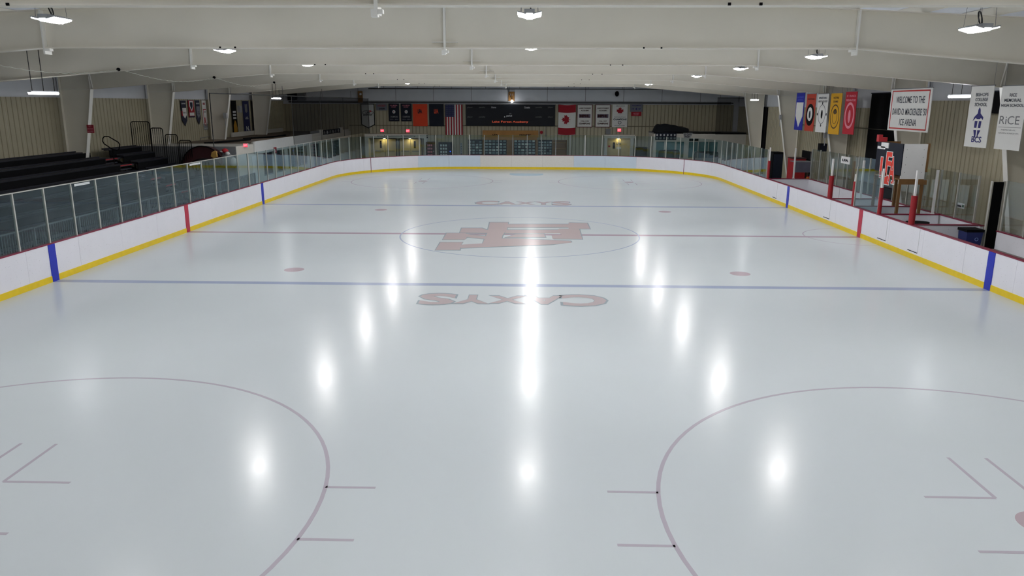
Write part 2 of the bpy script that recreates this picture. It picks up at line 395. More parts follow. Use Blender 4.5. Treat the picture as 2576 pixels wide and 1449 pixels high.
emb(1, H*1.2, ICE_OUT, 'centre_emblem_outline'); emb(0, H*3, ICE_LOGO, 'centre_emblem')
def ice_word(letters, flip):
    pass
for s, y0, y1 in ((-1, -10.78, -9.5), (1, 8.75, 10.5)):
    U, V = (X*-1, Y*-1) if s < 0 else (X, Y)
    hs = (1.25, .95, .85, .95, 1.25); ws = (1.15, .95, .95, .9, .95); tot = sum(ws); u = -2.42
    yc = (y0+y1)/2
    for ch, hh, ww in zip('CAXYS', hs, ws):
        ww *= 4.84/tot; hh *= (y1-y0)/1.3
        base = -(y1-y0)/2 if ch in 'CS' else -hh/2-.02
        txt(ch, (0, yc, 0), U, V, Z, u-.06, u+ww*1.06, -hh/2-.03, hh/2+.03, ICE_OUT, ice, 'ice_lettering', n=H*1.5, bold=.055)
        txt(ch, (0, yc, 0), U, V, Z, u, u+ww, -hh/2+.04, hh/2-.04, ICE_TXT, ice, 'ice_lettering', n=H*2.2, bold=.04)
        u += ww*1.0

# ================================================================== DASHER BOARDS
def path_len_pts():
    """dense closed path with cumulative length, starting at (W,0) and going counter-clockwise"""
    P = [(W, 0.0)]
    for cx, cy, a0 in ((W-RC, YE-RC, 0), (-(W-RC), YE-RC, 90), (-(W-RC), -(YE-RC), 180), (W-RC, -(YE-RC), 270)):
        for i in range(33):
            a = math.radians(a0+90*i/32); P.append((cx+RC*math.cos(a), cy+RC*math.sin(a)))
    P.append((W, 0.0)); return P
PP = path_len_pts(); CL = [0]
for i in range(1, len(PP)): CL.append(CL[-1]+math.dist(PP[i], PP[i-1]))
TOT = CL[-1]
def ps(s, off=0):
    s %= TOT
    import bisect
    i = min(max(bisect.bisect_right(CL, s)-1, 0), len(PP)-2)
    while CL[i+1]-CL[i] < 1e-9: i += 1
    t = (s-CL[i])/(CL[i+1]-CL[i]); a, b = PP[i], PP[i+1]
    x = a[0]+(b[0]-a[0])*t; y = a[1]+(b[1]-a[1])*t; dx, dy = b[0]-a[0], b[1]-a[1]; L = math.hypot(dx, dy); nx, ny = dy/L, -dx/L
    if abs(y) > YE-RC:     # exact normal on arcs
        cx = math.copysign(W-RC, x) if abs(x) > W-RC else None
        if cx is not None:
            cy = math.copysign(YE-RC, y); rx, ry = x-cx, y-cy; rl_ = math.hypot(rx, ry); nx, ny = rx/rl_, ry/rl_; x, y = cx+nx*RC, cy+ny*RC
    return x+nx*off, y+ny*off
def band(s0, s1, o0, o1, z0, z1, step=.4):
    n = max(1, int((s1-s0)/step)); S = [s0+(s1-s0)*i/n for i in range(n+1)]
    return MB().strip([ps(s, o0) for s in S], [ps(s, o1) for s in S], z0, z1)
BH = 1.05
boards = thing('dasher_boards', (0, 0, 0), 'long white rink boards with yellow kick plate and dark red cap rail around the ice', 'rink boards')
n = int(round(TOT/2.4)); st = TOT/n
import bisect
s_top = None
for i in range(n):
    mx, my = ps((i+.5)*st)
    m = BOARD
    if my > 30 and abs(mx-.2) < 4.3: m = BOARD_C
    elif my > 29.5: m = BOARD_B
    band(i*st+.004, (i+1)*st-.004, 0, .09, 0, BH).build('board_panel', m, boards)
for a in range(8):
    band(a*TOT/8, (a+1)*TOT/8, -.014, .002, 0, .172).build('kick_plate', KICK, boards)
    band(a*TOT/8, (a+1)*TOT/8, -.012, .13, BH, BH+.03).build('cap_rail', CAP, boards)
def stripe(y, sgn, wd, mat):
    x = sgn*W
    MB().box(x-sgn*.018, x+sgn*.002, y-wd/2, y+wd/2, 0, BH-.002).build('line_stripe', mat, boards)
for sg in (-1, 1):
    stripe(0, sg, .3, SRED)
    for t in (-1, 1): stripe(8.52*t, sg, .3, SBLUE)
def s_at(xx, yy):
    return min((math.dist(ps(k*.05), (xx, yy)), k*.05) for k in range(int(TOT/.05)))[1]
for sg in (-1, 1):
    s0 = s_at(sg*11.4, 26.84); band(s0-.022, s0+.022, -.018, .002, 0, BH-.002, .02).build('goal_line_stripe', SMUTE, boards)
# door hinge slots low on the right hand boards
for y in (-1.9, -4.2, 3.4, 10.6):
    MB().box(W-.006, W+.001, y-.33, y+.33, .235, .26).build('door_sill', DARK, boards)
    MB().box(W-.004, W+.001, y-.345, y-.33, .25, BH-.02).build('door_joint', LGREY, boards)

# ================================================================== GLASS SHIELDS
def shield(name, label, s0, s1, pitch=None, top=2.6, post=STEEL, rail=False, posts=None, stepn=None):
    root = thing(name, (*ps((s0+s1)/2), BH+.03), label, 'rink glass', 'glass shields along the rink')
    n = stepn or max(1, round((s1-s0)/pitch)); d = (s1-s0)/n
    for i in range(n+1):
        s = s0+i*d; a = ps(s, .02); b = ps(s, .075)
        band(s-.022, s+.022, .02, .075, BH+.03, top, .05).build('glass_post', post, root)
    for i in range(n):
        band(s0+i*d+.024, s0+(i+1)*d-.024, .042, .054, BH+.03, top-.01, .45).build('glass_pane', GLASS, root)
        if rail: band(s0+i*d, s0+(i+1)*d, .03, .066, top-.004, top+.022).build('top_rail', post, root)
    return root
sl_near = s_at(-W, -9.765-1.285*6); sl_mid = s_at(-W, -9.765+1.285*13)
sTL = s_at(-W, YE-RC); sE0 = s_at(-(W-RC), YE); sE1 = s_at(W-RC, YE); sTR = s_at(W, YE-RC); sBench = s_at(W, 12.3)
# path runs counter-clockwise: right side upwards, far end right to left, left side downwards
yL0, yL1 = -9.765-1.285*6, -9.765+1.285*13
gs = shield('glass_shield', 'glass shield with capped steel posts along the left boards beside the bleachers', sl_mid, sl_near, stepn=19, rail=True)
for y0, y1 in ((-7.0, -6.2), (.75, 1.75)): MB().box(-W-.04, -W-.036, y0, y1, 2.5, 2.57).build('pale_sticker', PALE, gs)
shield('glass_shield', 'glass shield round the far left corner in front of the white annex', sE0+.02, sl_mid-.05, pitch=1.27)
shield('glass_shield', 'long glass shield across the far end boards in front of the trophy case', sE1+.03, sE0-.03, pitch=1.15, post=pm('post_dimmed', (140, 146, 146), .5))  # post steel coloured darker to stand for the weaker light at the far end
shield('glass_shield', 'glass shield rounding the far right corner as far as the bench opening', sBench+.1, sE1-.03, pitch=1.28)
shield('glass_shield', 'scorer box glass with vertical steel posts under the raised black booth', s_at(W, -1.28), s_at(W, .86), pitch=1.05, top=2.6)

# ================================================================== STEEL FRAMES
def ft(dx): return 7.40-.045*abs(dx)
def make_frame(y, label):
    r = thing('portal_frame', (XC, y, 0), label, 'steel frame', 'cream steel frames spanning the rink')
    for s in (-1, 1):
        wb_ = MB()
        for pl in ([(18.4,-.03),(18.7,-.03),(18.7,5.48),(17.35,5.48)],):
            wb_.prism([(s*a, b) for a, b in pl], (XC, y, 0), X, Z, Y, -.006, .006)
        P = lambda a, b: (XC+s*a, y, b)
        wb_.beam(P(18.72,-.03), P(18.72,ft(18.7)), .25, .02)
        wb_.build('column', FRAME, r)
        MB().beam(P(18.39,-.03), P(17.34,5.48), .25, .02, (0,1,0)).build('column_flange', FRAME_W, r)
        rb = MB()
        for pl in ([(17.35,5.48),(18.7,5.48),(18.7,ft(18.7)),(17.35,ft(17.35))], [(9.35,6.15),(17.35,5.48),(17.35,ft(17.35)),(9.35,ft(9.35))], [(0,6.15),(9.35,6.15),(9.35,ft(9.35)),(0,ft(0))]):
            rb.prism([(s*a, b) for a, b in pl], (XC, y, 0), X, Z, Y, -.006, .006)
        rb.beam(P(17.35,5.48), P(9.35,6.15), .25, .02).beam(P(9.35,6.15), P(0,6.15), .25, .02).beam(P(0,7.4), P(18.85,ft(18.85)), .25, .02)
        rb.build('rafter', FRAME, r)
        MB().beam(P(17.3,5.48), P(18.71,5.48), .24, .02).build('knee_stiffener', FRAME_W, r)
        MB().beam(P(17.36,5.5), P(17.36,ft(17.36)), .24, .016).build('knee_stiffener', FRAME_W, r)
        sp = MB().box(XC+s*9.35-.02, XC+s*9.35+.02, y-.13, y+.13, 6.0, ft(9.35)); sp.box(XC+s*9.35-.02, XC+s*9.35+.14*-s, y-.14, y-.0, 6.07, 6.12)
        sp.build('splice_plate', FRAME_W, r)
        MB().beam(P(17.3, 5.5), (XC+s*16.9, y-.9, 6.35), .05, .05).build('flange_brace', FRAME_W, r)
        MB().beam((XC+s*9.2, y, 6.16), (XC+s*9.2, y+.0, 6.17), .05, .02).build('bolt_plate', GREY, r)
    MB().box(XC-.025, XC+.025, y-.13, y+.13, 6.03, 7.38).build('ridge_splice_plate', FRAME_W, r)
    for s in (-1, 1): MB().box(XC, XC+s*.3, y-.1, y+.1, 6.27, 6.285).build('ridge_stiffener', FRAME_W, r)
    MB().box(XC-.07, XC+.02, y-.12, y-.02, 6.0, 6.1).box(XC+.03, XC+.09, y-.14, y-.04, 6.04, 6.09).build('ridge_clip', FRAME_W, r)
    for dx in (-5.2, -4.85, 4.55, 4.95):
        MB().box(XC+dx-.018, XC+dx+.018, y-.15, y-.125, 6.135, 6.17).build('beam_clamp', BLACK, r)
    return r
ords = ['cream tapered steel frame behind the camera, last of the row towards the near wall', 'cream tapered steel frame just behind the camera',
 'nearest visible cream steel frame crossing at the very top of the picture', 'second cream steel frame, its splice plate above the nearest lamps', 'third cream steel frame counted from the camera',
 'fourth cream steel frame, its left column carrying the red sign', 'fifth cream steel frame, its left column beside the guard fences', 'sixth cream steel frame, its left column beside the black and yellow banner',
 'farthest cream steel frame before the back wall']
fr0 = make_frame(FY[0], ords[0]); index_children()
for y, l in zip(FY[1:], ords[1:]): dup(fr0, (XC, y, 0), l)

# ================================================================== LAMPS
def lamp_proto(up):
    r = thing('high_bay_light', (0,0,0), 'x', 'ceiling light', 'high bay lights over the ice')
    MB().box(-.09, .09, -.27, .27, .02, .09).build('housing', LGREY, r)
    for s in (-1, 1):
        m = MB().obox((s*.055, 0, .0), X*s*math.cos(.25)+Z*math.sin(.25), Y, Z, 0, .16, -.28, .28, 0, .02).build('wing', LGREY, r)
        MB().obox((s*.055, 0, -.018), X*s*math.cos(.25)+Z*math.sin(.25), Y, Z, .0, .15, -.27, .27, 0, .014).build('lens', LENS, m)
    MB().box(-.05, .05, -.26, .26, -.03, .0).build('lens', LENS, r)
    for sx in (-.15, .15):
        for sy in (-.22, .22): MB().tube([(sx, sy, .05), (sx*.6, sy, up)], .004, 4).build('hanger_wire', GREY, r)
    MB().tube([(0+.03*math.cos(t)*1.0, .0+.05*math.sin(t), .2+.11*math.sin(t-math.pi/2)) for t in [2*math.pi*i/16 for i in range(16)]], .012, 6, True).build('cord_loop', CABLE, r)
    return r
rows = [('left', -8.1, [6.32, 6.30, 6.30, 6.42, 6.42, 6.23]), ('centre', .42, [6.40, 6.38, 6.40, 6.42, 6.42, 6.42]), ('right', 8.2, [6.17, 6.16, 6.19, 6.19, 6.40, 6.19])]
ordn = ['nearest', 'second nearest', 'third', 'fourth', 'fifth', 'farthest']
for rn, x, zs in rows:
    lp = lamp_proto(roofz(x-XC)-min(zs)-.01); index_children(); first = True
    for kx, y in ((-1, -22.92),):
        dup(lp, (x, y, 6.4), 'bright white high bay light of the %s row, hung above the camera' % rn)
    for k, z in enumerate(zs):
        lab = 'bright white high bay light of the %s row, %s from the camera' % (rn, ordn[k])
        if first: lp.location = (x, -15.07, z); lp['label'] = lab; first = False
        else: dup(lp, (x, -15.07+7.85*k, z), lab)
def tube_light(x, y, label):
    r = thing('tube_light', (x, y, 5.2), label, 'ceiling light', 'tube lights over the side aisles')
    MB().box(x-.05, x+.05, y-.75, y+.75, 5.22, 5.27).build('housing', LGREY, r)
    MB().prism([(-.065, 0), (.065, 0), (.045, -.06), (-.045, -.06)], (x, 0, 5.22), X, Z, Y, y-.74, y+.74).build('lens', TUBEM, r)
    for dy in (-.6, 0, .6): MB().tube([(x, y+dy, 5.27), (x, y+dy, roofz(x-XC)-.05)], .012, 4).build('hanger_rod', CABLE, r)
for x, y, l in ((-15.8, -3.4, 'long white tube light over the left bleachers, nearest one on the left'), (-15.8, 20.2, 'small bright tube light at the far left before the dark louver'),
                (15.15, -1.75, 'long white tube light on the right beside the white crest banner'), (14.8, 22.3, 'small bright tube light at the far right beside a column'),
                (-15.8, -26, 'white tube light over the left aisle behind the camera'), (14.8, -26, 'white tube light over the right aisle behind the camera')):
    tube_light(x, y, l)
# small flood light with plywood back plate on the far wall
p = aty(1286, 244, YB-.35)
r = thing('flood_light', (p.x, YB-.3, p.z), 'plywood backed flood light above the dark scoreboard', 'light')
a = aty(1279, 231, YB-.1); b = aty(1294, 258, YB-.1)
MB().box(a.x, b.x, YB-.12, YB-.05, b.z, a.z).build('back_plate', WOOD, r)
txt('31', (0, YB-.12, 0), X, Z, -Y, a.x+.1, b.x-.12, a.z-.32, a.z-.15, PALE, r)
q = aty(1288, 255, YB-.5); MB().box(q.x-.03, q.x+.03, YB-.5, YB-.12, q.z+.1, q.z+.14).build('arm', GREY, r)
MB().disc((q.x, YB-.5, q.z), X, Z, Y, .1, .12, -.06, .06, 12).build('lens', BULB, r)
MB().tube([(q.x, YB-.3, q.z+.1), (q.x-.3, YB-.4, 5.9), (q.x-.5, YB-.4, 6.7)], .02, 5).build('cable', CABLE, r)
a = aty(901, 229, YB-.1); b = aty(913, 258, YB-.1)
r = thing('wooden_speaker_box', (a.x, YB-.2, b.z), 'brown plywood speaker box high at the far left above the white pointed banner', 'speaker')
MB().box(a.x, b.x, YB-.3, YB-.05, b.z, a.z).build('cabinet', WOODD, r); MB().disc(((a.x+b.x)/2+.05, YB-.31, a.z-.25), X, Z, Y, .09, .09, -.01, .01, 12).build('driver', PALE, r)

# ================================================================== BACK WALL FLAGS AND BANNERS
PB = YB-.09
def rect(px0, py0, px1, py1, y=PB):
    a = aty(px0, py0, y); b = aty(px1, py1, y); return a.x, b.x, b.z, a.z
def banner(name, label, r4, mat, y=PB, th=.02, point=0, cat='banner', group='banners on the back wall'):
    x0, x1, z0, z1 = r4; o = thing(name, ((x0+x1)/2, y, z0), label, cat, group)
    poly = [(x0, z1), (x0, z0+point), ((x0+x1)/2, z0), (x1, z0+point), (x1, z1)] if point else [(x0,z0),(x1,z0),(x1,z1),(x0,z1)]
    MB().prism(poly, (0, y, 0), X, Z, Y, -th, 0).build('cloth', mat, o)
    MB().tube([(x0-.04, y-.01, z1), (x1+.04, y-.01, z1)], .018, 6).build('hanging_rod', GREY, o)
    return o
def onb(o, r4, s, u0, u1, v0, v1, mat, bold=.02, nm='lettering', y=PB):
    """text on a back wall banner, in fractions of its rectangle (v from the bottom)"""
    x0, x1, z0, z1 = r4; w_, h_ = x1-x0, z1-z0
    return txt(s, (x0, y-.02, z0), X, Z, -Y, u0*w_, u1*w_, v0*h_, v1*h_, mat, o, nm, n=.006, bold=bold)
def shp(o, mb, mat, nm): return mb.build(nm, mat, o)
# 1 pointed white hockey banner
R = rect(907, 261, 944, 323); o = banner('pointed_banner', 'white pointed banner with black border reading HOCKEY, far left of the back wall', R, BLACK, point=.3)
x0, x1, z0, z1 = R; c = (x0+x1)/2
MB().prism([(x0+.06, z1-.06), (x0+.06, z0+.34), (c, z0+.07), (x1-.06, z0+.34), (x1-.06, z1-.06)], (0, PB, 0), X, Z, Y, -.03, -.02).build('field', CLOTHG if False else pm('banner_grey_white', (176, 178, 178), .8), o)
MB().ring((c, PB-.03, z0+.64*(z1-z0)), X, Z, -Y, .46, .17, .03, 0, .006, 28).build('oval', BLACK, o)
txt('LFA', (c, PB-.03, z0+.64*(z1-z0)), X, Z, -Y, -.18, .2, -.1, .1, BLACK, o, bold=.03, n=.006); txt('HOCKEY', (c, PB-.03, z0), X, Z, -Y, -.38, .38, .51*(z1-z0), .565*(z1-z0)+.02, BLACK, o, bold=.04, n=.006)
MB().disc((c+.22, PB-.03, z0+.7*(z1-z0)), X, Z, -Y, .1, .06, 0, .008, 10).build('puck', REDM, o)
# 2 small white banner
R = rect(946, 261, 975, 278); o = banner('small_banner', 'small white banner half hidden beside the pointed hockey banner', R, CLOTHG)
onb(o, R, 'HOCKEY', .15, .85, .55, .85, FRED); onb(o, R, '2008', .25, .75, .15, .4, BLACK)
# 3,4 dark championship banners
for k, (a, b, yr) in enumerate(((977, 1005, '2013 - 2014'), (1008, 1036, '2014 - 2015'))):
    R = rect(a, 260, b, 305); o = banner('championship_banner', 'dark navy championship banner with round emblem, %s of the pair left of the orange flag' % ('left' if k == 0 else 'right'), R, DARK)
    onb(o, R, 'LFA MHSA', .15, .85, .86, .92, PINK); onb(o, R, 'HOCKEY', .27, .73, .77, .83, PINK)
    x0, x1, z0, z1 = R; MB().disc(((x0+x1)/2, PB-.02, z0+.53*(z1-z0)), X, Z, -Y, .13, .14, 0, .006, 20).build('emblem', PALE, o)
    txt('R', ((x0+x1)/2, PB-.02, z0+.53*(z1-z0)), X, Z, -Y, -.06, .06, -.07, .07, FRED, o, n=.01)
    onb(o, R, 'CHAMPIONS', .15, .85, .2, .3, GREY, .03); onb(o, R, yr, .12, .88, .07, .14, CLOTHG)
# 5 orange, 6 navy flags
for a, b, m, tm, l in ((1038, 1076, ORANGE, DARK, 'orange flag with dark slanted school letters between dark banners'), (1079, 1117, DARK, TEXTO, 'near black flag with orange slanted school letters left of the striped flag')):
    R = rect(a, 261, b, 317.5); o = banner('flag', l, R, m, cat='flag')
    onb(o, R, 'LFA', .34, .64, .57, .76, tm, .06)
# 7 US flag hung vertically
R = rect(1120, 263, 1164, 340); x0, x1, z0, z1 = R
o = banner('flag', 'vertical stars and stripes flag left of the scoreboard', R, CLOTH, cat='flag')
sw = (x1-x0)/13
for k in range(0, 13, 2):
    xs = x0+k*sw; zt_ = z1 if k > 6 else z1-.40*(z1-z0)
    MB().box(xs, xs+sw, PB-.027, PB-.019, z0, zt_).build('red_stripe', FRED, o)
MB().box(x0, x0+7*sw, PB-.03, PB-.019, z1-.40*(z1-z0), z1).build('canton', pm('canton_blue', (34, 40, 84), .8), o)
st_ = MB()
for i in range(6):
    for j in range(6):
        st_.disc((x0+(i+.7)*sw*1.13, PB-.031, z1-(j+.6)*.40*(z1-z0)/6.1), X, Z, -Y, .035, .035, 0, .003, 5)
e = st_.build('stars', CLOTHG, o); e['kind'] = 'stuff'
# 8 scoreboard
R = rect(1172, 264, 1396, 315.5); x0, x1, z0, z1 = R
o = thing('scoreboard', ((x0+x1)/2, YB-.2, z0), 'wide near black scoreboard with faint lettering in the middle of the back wall', 'scoreboard')
MB().box(x0, x1, YB-.25, YB-.06, z0, z1).build('cabinet', pm('scoreboard_black', (15, 19, 28), .5, spec=.2), o)
MB().box(x0-.03, x1+.03, YB-.26, YB-.05, z1, z1+.04).box(x0-.03, x1+.03, YB-.26, YB-.05, z0-.04, z0).build('frame', DARK, o)
def sb(s, a, b, c_, d, m, bold=.01):
    p = aty(a, c_, YB-.25); q = aty(b, d, YB-.25); txt(s, (0, YB-.25, 0), X, Z, -Y, p.x, q.x, q.z, p.z, m, o, n=.006, bold=bold)
GT = pm('ink_grey_green', (96, 102, 98), .7)
for a, b, s_ in ((1175.5, 1189.5, 'player'), (1205, 1220.5, 'penalty'), (1347.5, 1363.5, 'penalty'), (1378.5, 1391.5, 'player')):
    sb(s_, a, b, 268, 272.5, GT)
    sb(s_, a, b, 292, 297, GT)
sb('Home', 1236, 1248, 267.5, 272.5, LGREY, .03); sb('Guests', 1318.5, 1333, 267.5, 273, LGREY, .03)
sb('period', 1274, 1288, 289, 294.5, PALE, .03); sb('min', 1281, 1286.5, 284.5, 287.5, GREY, .03)
p = aty(1269.5, 294, YB-.25); MB().disc(p, X, Z, -Y, .05, .05, 0, .01, 10).build('indicator', PALE, o)
sb('Lake Forest Academy', 1238, 1329, 303.5, 310, LEDR, .02)
# 9 Canada flag
R = rect(1405, 263, 1447, 340); x0, x1, z0, z1 = R
o = banner('flag', 'vertical red and white maple leaf flag right of the scoreboard', R, CLOTH, cat='flag'); h = z1-z0
def curved(z_a, z_b):
    n_ = 10; return [(x0+(x1-x0)*i/n_, z_b-.05*math.sin(math.pi*i/n_)) for i in range(n_+1)]+[(x1-(x1-x0)*i/n_, z_a-.05*math.sin(math.pi*i/n_)) for i in range(n_+1)]
MB().prism(curved(z1-.25*h, z1+.0), (0, PB, 0), X, Z, Y, -.03, -.019).build('red_band', FRED, o)
MB().prism(curved(z0+.05, z0+.25*h), (0, PB, 0), X, Z, Y, -.03, -.019).build('red_band', FRED, o)
LEAF = [(0,1),(.13,.72),(.33,.82),(.24,.34),(.45,.55),(.52,.42),(.78,.48),(.66,.22),(.82,.12),(.42,-.18),(.47,-.38),(.05,-.3),(.04,-.6),(-.04,-.6),(-.05,-.3),(-.47,-.38),(-.42,-.18),(-.82,.12),(-.66,.22),(-.78,.48),(-.52,.42),(-.45,.55),(-.24,.34),(-.33,.82),(-.13,.72)]
cx_, cz_ = (x0+x1)/2, (z0+z1)/2
MB().prism([(-b*.48, a*.48) for a, b in LEAF], (cx_, PB, cz_+.02), X, Z, Y, -.03, -.02).build('maple_leaf', FRED, o)
# 10, 11 white school banners
for k, (a, b, yr) in enumerate(((1452, 1489.5, '1998-1999'), (1498, 1534.5, '1996-1997'))):
    R = rect(a, 263, b, 320.5); o = banner('championship_banner', 'white school championship banner with maroon border reading %s' % yr, R, pm('banner_border_maroon', (92, 26, 44), .8))
    x0, x1, z0, z1 = R; MB().box(x0+.05, x1-.05, PB-.028, PB-.018, z0+.05, z1-.05).build('field', CLOTH, o)
    F = (x0, x1, z0, z1); yy = PB-.008
    onb(o, F, 'LAKE FOREST', .12, .9, .81, .87, MAROON, .04, y=yy); onb(o, F, 'ACADEMY', .25, .78, .71, .77, MAROON, .04, y=yy)
    MB().box(x0+.13*(x1-x0), x0+.87*(x1-x0), PB-.034, PB-.026, z0+.42*(z1-z0), z0+.58*(z1-z0)).build('badge', pm('badge_violet', (92, 84, 104), .8), o)
    onb(o, F, 'MPHL', .18, .82, .44, .56, MAROON, .06, y=yy-.008)
    onb(o, F, yr, .25, .78, .25, .3, MAROON, .04, y=yy); onb(o, F, 'CHAMPIONS', .15, .86, .13, .21, MAROON, .05, y=yy)
# 12 white leaf champions banner
R = rect(1541, 262, 1577.5, 320); x0, x1, z0, z1 = R; o = banner('championship_banner', 'white champions banner with a dark red maple leaf above the right exit sign', R, CLOTH)
MB().prism([(a*.38, b*.38) for a, b in LEAF], ((x0+x1)/2, PB, z0+.68*(z1-z0)), X, Z, Y, -.03, -.02).build('maple_leaf', FRED, o)
onb(o, R, 'MEAC LEAGUE', .25, .8, .9, .94, TEXTD); onb(o, R, 'PREPARATORY', .12, .88, .42, .46, GREY); onb(o, R, 'CHAMPIONS', .08, .95, .3, .38, TEXTD, .04)
MB().ring(((x0+x1)/2, PB-.02, z0+.2*(z1-z0)), X, Z, -Y, .12, .12, .04, 0, .006, 20).build('seal', TEXTD, o); onb(o, R, 'LAKE FOREST ACADEMY', .15, .85, .05, .08, TEXTD)
# 13 small banner
R = rect(1585, 262, 1616, 281); x0, x1, z0, z1 = R; o = banner('small_banner', 'small white over red banner at the right end of the banner row', R, CLOTHG)
onb(o, R, 'STATE CHAMPIONS', .15, .85, .75, .88, TEXTN); onb(o, R, '19', .15, .32, .27, .47, TEXTN, .04); onb(o, R, '4', .42, .58, .22, .52, TEXTN, .04); onb(o, R, '87', .68, .85, .27, .47, TEXTN, .04)
R2 = rect(1588, 281, 1613, 292); MB().box(R2[0], R2[1], PB-.02, PB, R2[2], R2[3]).build('lower_cloth', FRED, o); onb(o, R2, 'LAKE FOREST', .2, .8, .5, .75, PINK); onb(o, R2, 'ACADEMY', .25, .75, .2, .4, PINK)

# exit signs
def exit_sign(px0, py0, px1, py1, label, y=YB-.1, glow=EXITM):
    x0, x1, z0, z1 = rect(px0, py0, px1, py1, y); o = thing('exit_sign', ((x0+x1)/2, y, z0), label, 'exit sign', 'red exit signs')
    MB().box(x0-.02, x1+.02, y-.06, YB-.02 if y > YB-1 else y+.06, z0-.02, z1+.02).build('case', WHITE, o); MB().box(x0, x1, y-.066, y-.058, z0, z1).build('lit_face', glow, o)
    txt('EXIT', (x0, y-.066, z0), X, Z, -Y, .07*(x1-x0), .93*(x1-x0), .2*(z1-z0), .8*(z1-z0), pm('exit_letters', (255, 150, 160), .5, emit=1.6, emitc=(1, .25, .3, 1)), o, n=.004, bold=.02)
exit_sign(957.5, 325.5, 966, 331.5, 'red exit sign above the left end of the door canopy'); exit_sign(1022, 325.5, 1030.5, 332.5, 'red exit sign above the right end of the door canopy')
exit_sign(1553.5, 323.5, 1562, 331, 'red exit sign above the single lit doorway on the right')

# door canopy + alcove with two pairs of doors
R = rect(917, 337, 1073, 348, YB-.9); x0, x1, z0, z1 = R
o = thing('entrance_canopy', ((x0+x1)/2, YB-.9, 0), 'cream entrance canopy with lettered fascia over two pairs of doors at the far left', 'canopy')
MB().box(x0, x1, YB-.9, YB-.82, z0, z1).build('fascia', OFFW, o); MB().box(x0, x1, YB-.82, YB-.02, z1-.08, z1).build('roof', OFFW, o)
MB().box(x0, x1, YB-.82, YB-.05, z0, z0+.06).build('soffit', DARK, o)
MB().box(x1-.22, x1, YB-.9, YB-.05, -.03, z0).build('post', OFFW, o); MB().box(x0, x0+.3, YB-.9, YB-.05, -.03, z0).build('post', OFFW, o)
txt('James P. Fitzsimmons Athletic Wing', (x0, YB-.9, z0), X, Z, -Y, .2*(x1-x0), .82*(x1-x0), .32*(z1-z0), .72*(z1-z0), TEXTD, o, n=.006, bold=.01)
zc = z0
def door_pair(pxc, half, ztop, label_n):
    c_ = aty(pxc, 370, YB-.1).x; wd = half
    d = struct(MB().box(c_-wd-.06, c_+wd+.06, YB-.07, YB-.03, -.03, ztop+.06).build('door_%d' % label_n, DARK))
    for s in (-1, 1):
        lf = MB().box(c_+s*.015, c_+s*(wd-.01), YB-.12, YB-.07, .0, ztop).build('door_leaf', DOORC, d)
        MB().box(c_+s*.1, c_+s*(wd-.1), YB-.16, YB-.13, .98, 1.05).build('push_bar', GREY, d)
        if (s < 0) == (label_n == 1): MB().box(c_+s*.28, c_+s*.44, YB-.13, YB-.12, 1.25, 1.85).build('door_window', BLACK, d)
    return c_
for n_, pc in ((1, 969), (2, 1033)):
    c_ = door_pair(pc, .92, min(2.08, zc-.12), n_)
    l_ = thing('door_lamp', (c_, YB-.4, zc-.07), 'small warm lamp under the canopy above the %s pair of doors' % ('left' if n_ == 1 else 'right'), 'lamp', 'warm door lamps')
    MB().disc((c_, YB-.38, zc-.05), X, Y, Z, .1, .1, 0, .055, 12).build('body', GREY, l_); MB().disc((c_, YB-.38, zc-.066), X, Y, Z, .08, .08, 0, .015, 12).build('lens', WARM, l_)
# right doorway
R = rect(1520, 339, 1597, 348, YB-.55); x0, x1, z0, z1 = R
o = thing('doorway_surround', ((x0+x1)/2, YB-.5, 0), 'pale green-grey door surround at the right of the back wall', 'doorway')
MB().box(x0, x1, YB-.55, YB-.03, z0, z1).build('lintel', OFFW, o)
MB().box(x0+.05, x0+.28, YB-.5, YB-.03, -.03, z0).build('jamb', OFFW, o); MB().box(x1-.35, x1-.08, YB-.5, YB-.03, -.03, z0).build('jamb', OFFW, o)
d = struct(MB().box(x0+.28, x1-.35, YB-.1, YB-.03, -.03, z0).build('door_3', DOORC))
MB().box((x0+x1)/2+.18, (x0+x1)/2+.2, YB-.11, YB-.09, 0, z0-.05).build('door_gap', DARK, d)
a, b = aty(1542, 358, YB-.1), aty(1547, 374, YB-.1); MB().box(a.x, b.x, YB-.115, YB-.1, b.z, a.z).build('door_window', BLACK, d)
a, b = aty(1551, 359, YB-.1), aty(1562, 364, YB-.1); txt('LFA', (0, YB-.1, 0), X, Z, -Y, a.x, b.x, b.z, a.z, TEXTD, d, n=.02, bold=.03)
a, b = aty(1551, 369, YB-.1), aty(1562, 375, YB-.1); MB().box(a.x, b.x, YB-.12, YB-.1, b.z, a.z).build('notice', PALE, d)
a, b = aty(1530, 366, YB-.1), aty(1535, 370, YB-.1); MB().box(a.x, b.x, YB-.12, YB-.1, b.z, a.z).build('fire_alarm', REDM, d)
l_ = thing('door_lamp', (aty(1556, 350, YB-.3).x, YB-.3, z0-.1), 'small warm lamp in the single doorway on the right', 'lamp', 'warm door lamps')
c_ = l_.location.x; MB().disc((c_, YB-.3, z0-.05), X, Y, Z, .1, .1, 0, .05, 12).build('body', GREY, l_); MB().disc((c_, YB-.3, z0-.07), X, Y, Z, .08, .08, 0, .015, 12).build('lens', WARM2, l_)
# grey wall box beside right exit
R = rect(1524, 325, 1535, 337, YB-.1); o = MB().box(R[0], R[1], YB-.3, YB-.02, R[2], R[3]).box(R[0]-.02, R[1]+.02, YB-.31, YB-.28, R[3], R[3]+.03)
tag(o.build('wall_box', GREY), 'small grey box on the back wall above the left side of the single doorway', 'box')
